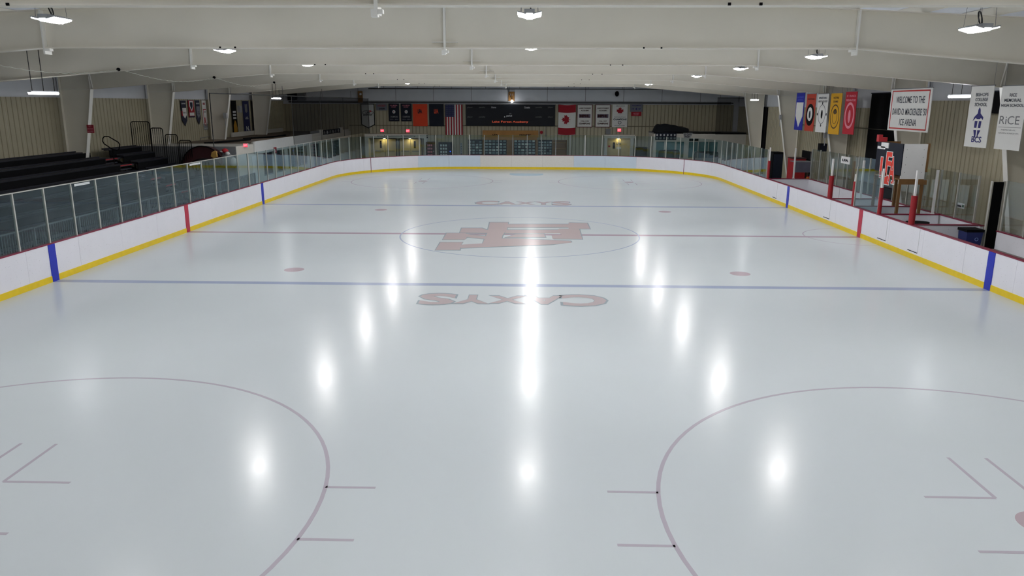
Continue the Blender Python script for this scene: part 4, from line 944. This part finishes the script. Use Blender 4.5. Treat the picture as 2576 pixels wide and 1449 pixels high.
for k in range(6):
    MB().disc((a.x+wd_*(k+.5), ay-.05, a.z-.17), X, Z, -Y, .07, .09, 0, .008, 12).build('portrait', LGREY, o); MB().box(a.x+wd_*k+.05, a.x+wd_*(k+1)-.05, ay-.06, ay-.05, b.z+.05, b.z+.2).build('portrait', GREY, o)
a = aty(1719, 334.5, ay-.03); b = aty(1742, 347, ay-.03); o = thing('go_caxys_sign', ((a.x+b.x)/2, ay-.03, b.z), 'dark shield shaped lettered sign on the fascia of the far right annex', 'sign')
MB().prism([(a.x, a.z), (b.x, a.z), (b.x-.15, b.z), (a.x+.06, b.z)], (0, ay, 0), X, Z, Y, -.03, -.005).build('board', LGREY, o)
txt('GO CAXYS', (0, ay-.03, 0), X, Z, -Y, a.x+.06, b.x-.1, a.z-.2, a.z-.04, DARK, o, bold=.04); txt('HOCKEY', (0, ay-.03, 0), X, Z, -Y, a.x+.12, b.x-.2, b.z+.03, b.z+.17, DARK, o, bold=.05)
a = aty(1735, 350, ay-.03); b = aty(1756, 354, ay-.03); tag(MB().box(a.x, b.x, ay-.06, ay-.01, b.z, a.z).box(a.x-.03, b.x+.03, ay-.03, ay-.01, b.z-.03, a.z+.03).build('dark_plaque', BLACK), 'narrow black plaque above the right annex windows', 'plaque')
# net bundle on the roof
r = thing('net_bundle', (11.8, 33.8, zt2), 'bundled black netting heaped on the far right annex roof', 'net')
a = aty(1641, 333, 33.9).x; b = aty(1731, 333, 33.9).x
m = MB(); NP = 22; rings = []
for i in range(NP+1):
    t = i/NP; hh = .62*min(1, (t*9)**.5)*(1-.55*max(0, t-.45)/.55)*(1+.04*math.sin(t*23)); x = a+(b-a)*t
    rings.append([(x, 33.9+.35*math.cos(q), zt2+.02+max(0, hh*math.sin(q))) for q in [math.pi*j/8 for j in range(9)]])
V_ = [v for q in rings for v in q]; F_ = [(9*i+j, 9*i+j+1, 9*i+10+j, 9*i+9+j) for i in range(NP) for j in range(8)]
m.add(V_, F_); m.build('netting_heap', pm('net_black', (20, 24, 30), .95, bump=.5), r, smooth=True)
MB().tube([(a+.1, 33.6, zt2+.05), (b+2.5, 33.4, zt2+.03)], .015, 5).build('edge_rope', BLACK, r)
o = thing('end_net', (14, 31, 3), 'thin grey protective net hanging above the far right corner', 'net')
MB().box(14.2, 16.9, 30.0, 30.01, 2.7, 5.4).build('netting', NET, o); MB().tube([(14.2, 30, 5.4), (16.9, 30, 5.4)], .02, 5).tube([(14.4, 30, 5.4), (14.4, 30, roofz(16)-.0)], .01, 4).tube([(16.8, 30, 5.4), (16.8, 30, roofz(18.4))], .01, 4).build('border_cable', CABLE, o)
# hockey goals stored behind the far end
def goal(px0, px1, pyt, y, label):
    a = aty(px0, pyt, y); b = aty(px1, pyt, y); r = thing('hockey_goal', ((a.x+b.x)/2, y, 0), label, 'hockey goal', 'stored hockey goals')
    zt_ = a.z; c = .14; w_ = b.x-a.x
    P = [(a.x, y, -.03), (a.x, y, zt_-c), (a.x+c*.3, y, zt_-c*.3), (a.x+c, y, zt_), (b.x-c, y, zt_), (b.x-c*.3, y, zt_-c*.3), (b.x, y, zt_-c), (b.x, y, -.03)]
    MB().tube(P, .04, 8).build('goal_frame', DARK, r)
    MB().tube([(a.x, y, .02), (a.x+.1, y+.9, .02), (b.x-.1, y+.9, .02), (b.x, y, .02)], .03, 6).build('base_bar', DARK, r)
    m = MB().add([(a.x, y+.01, zt_-.02), (b.x, y+.01, zt_-.02), (b.x-.2, y+.5, zt_-.1), (a.x+.2, y+.5, zt_-.1), (a.x+.1, y+.9, 0), (b.x-.1, y+.9, 0), (a.x, y+.01, 0), (b.x, y+.01, 0)], [(0,1,2,3), (3,2,5,4), (0,3,4,6), (1,7,5,2)])
    m.build('goal_net', net_mat('goal_netting', (60, 68, 76), .55) if 'goal_netting' not in MATS else MATS['goal_netting'], r)
goal(1658, 1709, 378, 31.9, 'dark framed hockey goal in front of the left teal windows'); goal(1748, 1806, 382, 31.0, 'dark framed hockey goal in front of the right teal windows')

# ================================================================== RIGHT SIDE: benches, penalty boxes, booth
BXW = 15.25
bw = thing('bench_enclosure', (14.1, 4, 0), 'white bench enclosure walls with dark red caps behind the right boards', 'bench enclosure')
def bwall(x0, x1, y0, y1):
    MB().box(x0, x1, y0, y1, -.03, BH).build('wall_panel', BOARD, bw); MB().box(x0-.02, x1+.02, y0-.02, y1+.02, BH, BH+.03).build('cap_rail', CAP, bw)
bwall(BXW-.05, BXW+.05, 8.0, 12.25); bwall(BXW-.05, BXW+.05, 3.5, 7.95); bwall(BXW-.05, BXW+.05, -1.2, 3.35); bwall(BXW-.05, BXW+.05, -3.9, -1.35)
for y in (12.3, 3.42, .95, -1.28, -3.75): bwall(W+.14, BXW+.05 if y > 12 or y < -3 else BXW-.1, y-.05, y+.05)
bwall(BXW-.15, BXW-.05, -12, -5.0); 
MB().box(W+.13, BXW-.15, -12, -5.0, .0, .5).build('bench_platform', CONC, bw)
tag(MB().box(W+.14, W+.42, -12, -4.4, .93, .97).box(W+.14, W+.2, -12, -4.4, .5, .93).build('board_shelf', pm('beige_shelf', (150, 138, 118), .6)), 'beige shelf running along the inside of the near right boards', 'shelf')
for y0, y1 in ((4, 11.8),):
    r = thing('player_bench', (14.6, (y0+y1)/2, 0), 'long dark player bench inside the %s bench enclosure on the right' % ('far' if y0 > 0 else 'near'), 'bench')
    MB().box(14.4, 14.75, y0, y1, .44 if y0 > 0 else .92, .49 if y0 > 0 else .97).build('seat', BLACK, r)
    for k in range(5): y = y0+.3+k*(y1-y0-.6)/4; MB().box(14.5, 14.65, y-.03, y+.03, -.03 if y0 > 0 else .5, .44 if y0 > 0 else .92).build('leg', GREY, r)
# padded posts
for y, zt_, l in ((12.15, 2.72, 'red padded post at the far end of the benches beside the glass shield'), (2.95+.45, 2.72, 'red padded post between the far bench and the penalty boxes'), (.98, 2.3, 'red padded post at the left edge of the scorer glass'),
             (-1.35, 2.7, 'red padded post at the right edge of the scorer glass'), (-3.78, 2.84, 'nearest thick red padded post on the right boards')):
    r = thing('padded_post', (W+.06, y, BH+.03), l, 'padded post', 'red padded posts on the right boards')
    rad = .07 if y in (.98, -1.35, 12.15) else .1
    MB().tube([(W+.06, y, BH+.03), (W+.06, y, 2.02)], rad, 14).build('pad', REDPAD, r, smooth=False)
    MB().box(W+.03, W+.09, y-.035, y+.035, 2.02, zt_).build('post', WHITE, r)
# glass behind the benches
r = thing('bench_glass', (BXW, 4, BH), 'row of clear glass panes and posts on the back wall of the benches', 'glass')
ys = [12.2-1.2*k for k in range(14)]
ys = [y for y in ys if y > -3.9]
for i, y in enumerate(ys):
    MB().box(BXW-.03, BXW+.03, y-.022, y+.022, BH+.03, 2.65).build('glass_post', STEEL, r)
    if i+1 < len(ys): MB().box(BXW-.006, BXW+.006, ys[i+1]+.024, y-.024, BH+.03, 2.64).build('glass_pane', GLASSR, r)
r = thing('bench_glass', (BXW-.1, -8, BH), 'clear glass panes above the nearest white bench wall on the right', 'glass')
ys = [-5.1-1.15*k for k in range(7)]
for i, y in enumerate(ys):
    MB().box(BXW-.13, BXW-.07, y-.022, y+.022, BH+.03, 2.65).build('glass_post', STEEL, r)
    if i+1 < len(ys): MB().box(BXW-.106, BXW-.094, ys[i+1]+.024, y-.024, BH+.03, 2.64).build('glass_pane', GLASSR, r)
# end-on posts on the cross walls
for x, y, l in ((14.95, -1.28, 'tall white post on the cross wall right of the booth legs'), (14.3, 3.42, 'white post on the cross wall behind the first padded post'), (14.4, 12.3, 'white post at the far bench cross wall')):
    tag(MB().box(x-.035, x+.035, y-.035, y+.035, BH+.03, 2.66).box(x-.05, x+.05, y-.05, y+.05, BH+.03, BH+.06).build('glass_post', WHITE), l, 'post')
# LFA sign on bench glass
a = atx(2117, 394, BXW-.03); b = atx(2137, 414, BXW-.03)
o = thing('lfa_sign', (BXW-.03, (a.y+b.y)/2, b.z), 'small white sign with dark school letters on the bench glass', 'sign')
MB().box(BXW-.035, BXW-.012, a.y, b.y, b.z, a.z+.03).build('board', WHITE, o); w_ = a.y-b.y
txt('LFA', (BXW-.035, a.y, b.z), -Y, Z, -X, .15*w_, .85*w_, .1, a.z-b.z-.08, DARK, o, n=.006, bold=.06)
a = atx(2408, 508, BXW+.1); b = atx(2429, 526, BXW+.1)
o = thing('round_27_sign', (BXW+.1, (a.y+b.y)/2, b.z), 'small white notice with green mark behind the bench glass at right', 'notice'); MB().box(BXW+.04, BXW+.06, a.y, b.y, b.z, a.z).build('board', WHITE, o)
MB().box(BXW+.03, BXW+.04, a.y-.3*(a.y-b.y), a.y-.7*(a.y-b.y), b.z+.04, b.z+.1).build('mark', DARK, o); MB().box(BXW+.03, BXW+.04, b.y+.03, b.y+.2*(a.y-b.y), a.z-.12, a.z-.04).build('green_mark', pm('green', (30, 90, 60), .6), o)
# raised scorer booth
bx0, bx1, by0, by1 = 13.75, 14.62, -1.02, 1.1
zA = aty(2228, 362, by0).z; zB = aty(2221, 450, by0).z
o = thing('scorer_booth', (14.2, 0, 0), 'raised black and white scorer booth on wooden legs with orange school letters', 'booth')
MB().box(bx0+.02, bx1, by0, by0+.03, zB, zA).build('white_side', WHITE, o)
MB().box(bx0, bx0+.03, by0, by1, zB+.12, zA).build('black_front', DARK, o)
MB().box(bx0+.03, bx1, by1-.03, by1, zB, zA).build('far_side', WOODB, o); MB().box(bx1-.03, bx1, by0+.03, by1-.03, zB, zA-.1).build('back', WOODB, o)
MB().box(bx0, bx1, by0, by1, zB-.04, zB).build('floor_board', WOODB, o); MB().box(bx0, bx1+.12, by0, by0+.06, zB-.2, zB-.04).build('apron', WOODB, o); MB().box(bx0, bx1+.12, by1-.06, by1, zB-.2, zB-.04).build('apron', WOODB, o)
MB().box(bx1, bx1+.1, by0+.03, by0+.12, zB+.25, zA+.02).build('corner_stud', WOODB, o)
for x in (bx0+.05, bx1-.02):
    for y in (by0+.06, by1-.06):
        MB().box(x-.045, x+.045, y-.045, y+.045, .0, zB-.2).build('leg', WOODB, o)
        MB().box(x-.055, x+.055, y-.055, y+.055, -.03, .95).build('leg_pad', BLACK, o)
for i in range(4):
    for x in (bx0+.15, bx1-.12): MB().disc((x, by0, zA-.2-i*.27), X, Z, -Y, .012, .012, 0, .006, 8).build('screw', GREY, o)
# slab letters on the front, white edge behind red
def lfa(o_, U, V, N, w_, h_, par, c1=TEXTO, c2=WHITE):
    LET = (('L', .0, .44, .2, .8), ('F', .36, .72, .22, 1.0), ('A', .62, 1.0, .04, .86))
    def rects(g):     # slab feet, drawn as bars
        for a, b, c_, d in ((.0, .6, .12, .22), (.36, .58, .0, .2), (.28, .66, -.06, .02), (.82, 1.0, .0, .07)):
            yield (a-g)*w_, (b+g)*w_, (c_-g)*h_, (d+g)*h_
    for k_, (c_, g, n0) in enumerate(((c2, .03, .004), (c1, 0, .012))):
        m = MB()
        for i_, (a, b, c0, d) in enumerate(rects(g)): m.obox(o_, U, V, N, a, b, c0, d, 0, n0+i_*.0006)
        m.build('letter_foot_edge' if k_ == 0 else 'letter_foot', c_, par)
    for s_, u0, u1, v0, v1 in LET:
        txt(s_, o_, U, V, N, (u0-.03)*w_, (u1+.03)*w_, (v0-.025)*h_, (v1+.025)*h_, c2, par, 'letter_edge', n=.0165, bold=.05)
    for s_, u0, u1, v0, v1 in LET:
        txt(s_, o_, U, V, N, u0*w_, u1*w_, v0*h_, v1*h_, c1, par, 'letter', n=.02, bold=.025)
lfa((bx0, .62, zB-.22), -Y, Z, -X, 1.25, 1.12, o, pm('letter_red', (226, 58, 40), .6))
MB().box(bx0-.03, bx0-.002, .35, 1.0, zA-.27, zA-.17).box(bx0-.03, bx0-.002, .1, .7, zA-.22, zA-.02).build('white_patch', WHITE, o)
a = aty(2207, 347, .9); r = thing('red_cups', (a.x, .8, zA), 'small red cardboard pieces standing on top of the scorer booth', 'boxes'); MB().box(a.x-.02, a.x+.12, .7, .9, zA, zA+.26).build('piece', REDM, r); MB().box(a.x+.12, a.x+.3, .7, .9, zA, zA+.16).build('piece', REDM, r)
o = tag(MB().box(13.8, 14.4, -.9, .9, 0, .72).box(13.75, 14.45, -.95, .95, .72, .76).build('scorer_table', BLACK), 'dark scorer table under the raised booth', 'table')
o = tag(MB().disc((14.2, -1.8, .75), X, Y, Z, .4, .32, 0, .12, 20).disc((14.2, -1.8, .6), X, Y, Z, .28, .22, 0, .15, 16).tube([(14.2, -1.8, -.03), (14.2, -1.8, .62)], .04, 8).disc((14.2, -1.8, -.03), X, Y, Z, .25, .25, 0, .03, 16).build('black_stool', BLACK), 'round black stool in the penalty box below the booth', 'stool')
# recycling bin
r = thing('recycling_bin', (14.55, -4.25, 0), 'dark blue recycling bin with black liner beside the near bench wall', 'bin')
p = aty(2443, 577, -4.4)
bxx, zt_ = p.x, p.z
m = MB().add([(bxx-.2, -4.6, -.03), (bxx+.2, -4.6, -.03), (bxx+.2, -4.2, -.03), (bxx-.2, -4.2, -.03), (bxx-.26, -4.66, zt_), (bxx+.26, -4.66, zt_), (bxx+.26, -4.14, zt_), (bxx-.26, -4.14, zt_)], [(0,3,2,1),(4,5,6,7),(0,1,5,4),(1,2,6,5),(2,3,7,6),(3,0,4,7)]); m.build('bin_body', BINB, r)
MB().box(bxx-.28, bxx+.28, -4.68, -4.12, zt_-.05, zt_+.03).build('liner_rim', BLACK, r); MB().ring((bxx+.06, -4.668, zt_-.28), X, Z, -Y, .05, .05, .015, 0, .006, 16).build('recycle_mark', pm('mark_blue', (120, 140, 200), .6), r)
r.location = (bxx, -4.4, 0)
for ch in [c for c in bpy.data.objects if c.parent == r]: ch.location = ch.location+Vector((14.55-bxx, .15, 0))
# black opening beside column and dark curtain / panels on right wall
def on_right(name, label, cat, px0, px1, py0, py1, mat, th=.05, frame=True, y0=None, y1=None, z0=None, z1=None):
    p = atx(px0, py0, XR-.06); q = atx(px1, py1, XR-.06)
    ya, yb_, za, zb_ = y0 if y0 is not None else q.y, y1 if y1 is not None else p.y, z0 if z0 is not None else q.z, z1 if z1 is not None else p.z
    o = thing(name, (XR-.06, (ya+yb_)/2, za), label, cat); MB().box(XR-.06-th, XR-.03, ya, yb_, za, zb_).build('panel', mat, o)
    if frame: MB().box(XR-.08-th, XR-.05-th, ya-.04, yb_+.04, zb_, zb_+.05).build('top_trim', DARK, o)
    return o
on_right('black_curtain', 'tall black curtain on the right wall behind the welcome banner', 'curtain', 2196, 2262, 235, 360, BLACK, z0=-.03, z1=5.45)
on_right('black_door_curtain', 'narrow tall black opening cover beside a far right column', 'curtain', 1912, 1917, 270, 450, BLACK, z0=-.03)
o = on_right('wall_panel_box', 'black score panel with pale bars behind the crest banners', 'panel', 2497, 2548, 232, 286, BLACK, th=.2)
for k in range(4): MB().box(XR-.275, XR-.26, .35, .75, 4.2+k*.28, 4.3+k*.28).build('pale_bar', GREY, o)
# thing standing at the far bench: black cabinet, monitor, speaker, low grey table
a = aty(1942, 380, 14.0); b = aty(1967, 380, 14.0)
o = thing('black_crate_stack', ((a.x+b.x)/2, 14, 0), 'tall black cabinet behind the far bench beside a column', 'cabinet'); MB().box(a.x, b.x, 13.7, 14.6, -.03, a.z-.05).build('body', BLACK, o); MB().box(a.x+.03, b.x-.03, 13.66, 13.7, .1, a.z-.15).build('door', DARK, o)
a = atx(2019, 378, XR-.1); b = atx(2040, 405, XR-.1); o = thing('wall_monitor', (XR-.1, (a.y+b.y)/2, b.z), 'dark monitor on the right wall above the grey table', 'monitor'); MB().box(XR-.12, XR-.04, b.y, a.y, b.z, a.z).build('screen', BLACK, o); MB().box(XR-.13, XR-.12, b.y, b.y+.05, b.z, a.z).build('bezel', GREY, o)
a = atx(2067, 361, XR-1.2); b = atx(2078, 378, XR-1.2); o = thing('column_speaker', (a.x, a.y, b.z), 'black box speaker hung beside the fifth right column', 'speaker'); MB().box(a.x-.1, a.x+.25, a.y-.15, a.y+.25, b.z-.1, a.z).build('cabinet', BLACK, o); MB().box(a.x-.08, a.x+.23, a.y-.17, a.y-.15, b.z-.08, a.z-.02).build('grille', DARK, o)
a = aty(1998, 408, 11.0+1.6); b = aty(2040, 434, 12.6); o = thing('grey_table', ((a.x+b.x)/2, 12.9, 0), 'grey fronted table with dark legs behind the far bench wall', 'table'); MB().box(a.x, b.x, 12.6, 12.66, b.z, a.z).build('front_panel', pm('grey_violet', (92, 92, 108), .6), o); MB().box(a.x, b.x, 12.6, 13.3, a.z, a.z+.04).build('top', GREY, o)
for x in (a.x+.05, b.x-.05): MB().box(x-.03, x+.03, 12.7, 12.76, -.03, b.z).build('leg', BLACK, o)
o = thing('water_jug', (a.x, 12.4, 1.1), 'yellow jug by the grey table behind the far bench', 'jug'); p = aty(2034, 442, 12.5); MB().disc((p.x, 12.5, .7), X, Y, Z, .12, .12, 0, .42, 14).build('body', YEL, o); MB().disc((p.x, 12.5, 1.12), X, Y, Z, .1, .1, 0, .05, 14).build('lid', REDM, o); MB().box(p.x-.2, p.x+.2, 12.35, 12.65, -.03, .7).build('stand', BLACK, o)
a = atx(2003, 397, XR-.5); o = thing('red_container', (XR-.5, a.y, 0), 'red container on the floor by the right wall behind the far bench', 'container'); MB().box(XR-1.0, XR-.3, a.y-1.2, a.y, -.03, a.z).build('body', REDM, o); MB().box(XR-1.03, XR-.27, a.y-1.23, a.y+.03, a.z, a.z+.06).build('lid', MAROON, o)
# narrow door gap at near right: black leaf
p = aty(2498, 458, -4.42); q = aty(2525, 458, -4.42)
o = thing('bench_gate', ((p.x+q.x)/2, -4.42, 0), 'tall narrow black gate between the two white bench walls on the right', 'gate')
MB().box(p.x, q.x, -4.45, -4.4, -.03, p.z).build('leaf', BLACK, o); MB().box(q.x, q.x+.05, -4.47, -4.38, -.03, p.z+.03).build('jamb', STEEL, o); MB().box(p.x-.04, p.x, -4.47, -4.38, -.03, p.z+.03).build('jamb', STEEL, o)
# conduits on the right wall + column sprinkler pipes
for px, py0, py1, l in ((2300, 380, 450, 'a'), ):
    pass
for y, l in ((-12.5, 'thin vertical grey downpipe on the right wall near the camera'),):
    tag(MB().tube([(XR-.1, y, 1.2), (XR-.1, y, 5.0)], .03, 6).box(XR-.16, XR-.035, y-.1, y+.1, 1.0, 1.25).build('conduit', GREY), l, 'conduit')
for z_, y0, y1, l in ((3.75, 5.2, 12.5, 'nearer'), (3.7, 13.1, 20.3, 'farther')):
    tag(MB().tube([(XR-.08, y0, z_), (XR-.08, y1, z_)], .035, 6).tube([(XR-.08, (y0+y1)/2, z_), (XR-.08, (y0+y1)/2, 2.2)], .02, 5).build('wall_rail', GROOVE), 'dark horizontal girt rail across the right wall bay, %s one' % l, 'rail')

# ================================================================== RIGHT HANGING BANNERS (plane x = 15.0 / 15.4, hung along the aisle)
def hang(px0, px1, pyt, pyb, xw, mat, label, name='hanging_banner'):
    a = atx(px0, pyt, xw); b = atx(px1, pyt, xw); c_ = atx(px1-(px1-1342)*.0135*(pyb-pyt)/100*10*.1, pyb, xw)
    zt_ = (a.z+b.z)/2; zb_ = c_.z
    o, R = side_banner(name, label, xw, ((b.y, zt_), (a.y, zb_)), mat, sgn=-1, group='banners hung along the right aisle')
    ym = R[0]; 
    for y in (R[0]+.08, R[1]-.08): MB().tube([(xw, y, zt_), (xw, y, roofz(xw-XC)-.05)], .006, 4).build('hanging_cord', GREY, o)
    return o, R
def dring(o, R, u, v, ru, rv, t, mat, nm, th=.006):
    y0, y1, z0, z1, xf = R; c_ = (xf, y1-u*(y1-y0), z0+v*(z1-z0))
    if t: MB().ring(c_, -Y, Z, -X, ru, rv, t, 0, th, 28).build(nm, mat, o)
    else: MB().disc(c_, -Y, Z, -X, ru, rv, 0, th, 24).build(nm, mat, o)
o, R = hang(2006, 2026.5, 233, 328, 15.4, BLUEB, 'blue hanging banner with white shield, farthest of the five coloured ones on the right')
lrect(o, R, .08, .92, .08, .74, CLOTH, 'shield', sgn=-1, point=.6); ltx(o, R, 'CANTERBURY', .1, .9, .86, .9, pm('ink_blue', (60, 76, 190), .7), sgn=-1); ltx(o, R, 'SCHOOL', .2, .8, .79, .83, MATS['ink_blue'], sgn=-1)
o, R = hang(2032, 2054.5, 236, 331, 15.4, RUST, 'rust red hanging banner with black and white seal on the right')
dring(o, R, .5, .44, .6, .58, 0, BLACK, 'seal_ring'); dring(o, R, .5, .46, .38, .36, 0, CLOTH, 'seal_field', .012); dring(o, R, .5, .45, .12, .2, 0, DARK, 'seal_figure', .018); ltx(o, R, 'SHATTUCK', .12, .88, .84, .88, MAROON, sgn=-1)
o, R = hang(2060, 2086.5, 236, 334, 15.4, CLOTH, 'white hanging banner with grey compass seal and dark centre on the right')
dring(o, R, .5, .47, .48, .48, .03, CLOTHG, 'seal_ring'); dring(o, R, .5, .47, .12, .22, 0, BLACK, 'seal_figure'); ltx(o, R, 'MINNETONKA', .12, .88, .87, .92, TEXTD, sgn=-1); ltx(o, R, 'BOYS HOCKEY', .1, .95, .78, .83, TEXTD, sgn=-1)
for u, v in ((.5, .76), (.5, .18), (.08, .47), (.92, .47)): dring(o, R, u, v, .06, .07, 0, DARK, 'compass_star')
o, R = hang(2093, 2120.5, 234, 339, 15.4, YEL, 'yellow hanging banner with dark ring seal on the right')
dring(o, R, .5, .43, .54, .56, .06, pm('ink_brown', (74, 52, 14), .7), 'seal_ring'); dring(o, R, .5, .43, .3, .34, .03, MATS['ink_brown'], 'seal_ring'); dring(o, R, .5, .55, .2, .13, 0, MATS['ink_brown'], 'seal_figure'); ltx(o, R, 'NOTRE', .25, .75, .86, .91, MATS['ink_brown'], sgn=-1); ltx(o, R, 'DAME', .27, .7, .77, .82, MATS['ink_brown'], sgn=-1)
o, R = hang(2130, 2158.5, 230, 339, 15.4, CRIM, 'crimson hanging banner with pink oval seal, nearest of the five coloured ones')
dring(o, R, .5, .44, .5, .55, .12, PINK, 'seal_ring'); dring(o, R, .5, .42, .14, .3, 0, PINK, 'seal_figure'); ltx(o, R, 'ST. FRANCIS', .12, .9, .87, .92, PINK, sgn=-1); ltx(o, R, 'PREPARATORY', .1, .95, .77, .82, PINK, sgn=-1)
o, R = hang(2245, 2348, 222.5, 334, 15.0, CLOTH, 'large white welcome banner with red border hung over the right aisle', 'welcome_banner')
for a_ in ((.04, .96, .93, .96), (.04, .96, .04, .07), (.04, .055, .04, .96), (.945, .96, .04, .96)): lrect(o, R, a_[0], a_[1], a_[2], a_[3], TEXTR, 'red_border', sgn=-1)
ltx(o, R, 'WELCOME TO THE', .16, .86, .66, .82, TEXTD, .01, -1); ltx(o, R, "DAVID O. MACKENZIE '50", .09, .93, .38, .54, TEXTD, .01, -1); ltx(o, R, 'ICE ARENA', .3, .72, .13, .29, TEXTD, .01, -1)
o, R = hang(2447, 2504, 215.5, 373, 15.0, CLOTH, 'white school banner with navy knight crest and letters BCS on the right', 'crest_banner')
for s_, v in (('BISHOPS', .83), ('COLLEGE', .75), ('SCHOOL', .67)): ltx(o, R, s_, .25, .8, v, v+.055, TEXTD, .02, -1)
ltx(o, R, 'BCS', .32, .76, .08, .18, TEXTN, .02, -1)
y0, y1, z0, z1, xf = R; cy_ = (y0+y1)/2; hh = z1-z0
def crest(poly, nm): MB().prism([(-a*.6, b) for a, b in poly], (xf-.006, cy_, z0+.42*hh), Y, Z, X, 0, .006).build(nm, TEXTN, o)
crest([(0, .46), (.1, .38), (.14, .26), (.45, .14), (.42, .06), (.25, .12), (.12, .08), (-.12, .08), (-.25, .12), (-.5, .02), (-.42, .14), (-.12, .26), (-.1, .38)], 'crest_helmet')
crest([(-.3, .02), (-.05, .02), (-.08, -.2), (-.3, -.2)], 'crest_shield'); crest([(.1, .02), (.32, .02), (.3, -.2), (.08, -.2)], 'crest_shield')
crest([(-.32, -.27), (-.06, -.27), (-.06, -.52), (-.16, -.5)], 'crest_tail'); crest([(.06, -.27), (.34, -.27), (.08, -.52)], 'crest_tail')
o, R = hang(2524.5, 2590, 215, 380, 15.0, CLOTH, 'white RICE lettered banner at the right edge of the picture', 'crest_banner')
ltx(o, R, 'RICE', .34, .62, .83, .88, TEXTD, .02, -1); ltx(o, R, 'MEMORIAL', .16, .82, .75, .8, TEXTD, .02, -1); ltx(o, R, 'HIGH SCHOOL', .06, .94, .67, .72, TEXTD, .02, -1)
ltx(o, R, 'RiCE', .08, .86, .4, .53, GREY, .0, -1); lrect(o, R, .06, .94, .35, .356, GREY, 'rule', -1); ltx(o, R, 'MEMORIAL', .2, .78, .3, .32, GREY, 0, -1); ltx(o, R, 'GREEN KNIGHTS', .1, .9, .25, .27, GREY, 0, -1)

# small junction boxes on the far right columns
for y, z_, l in ((20.6, 4.0, 'sixth'), (12.75, 3.2, 'fifth')):
    tag(MB().box(XC+17.45, XC+17.6, y-.24, y-.13, z_, z_+.3).box(XC+17.5, XC+17.53, y-.2, y-.16, z_-.4, z_).build('junction_box', LGREY), 'small grey junction box on the %s right column' % l, 'electrical box')
tag(MB().box(XC-17.75, XC-17.55, 20.22, 20.45, 3.95, 4.3).box(XC-17.7, XC-17.67, 20.3, 20.34, 3.5, 3.95).build('junction_box', LGREY), 'small grey junction box on the sixth left column', 'electrical box')

# near mezzanine edge the camera looks from (out of view)
print('objects', len(bpy.data.objects))
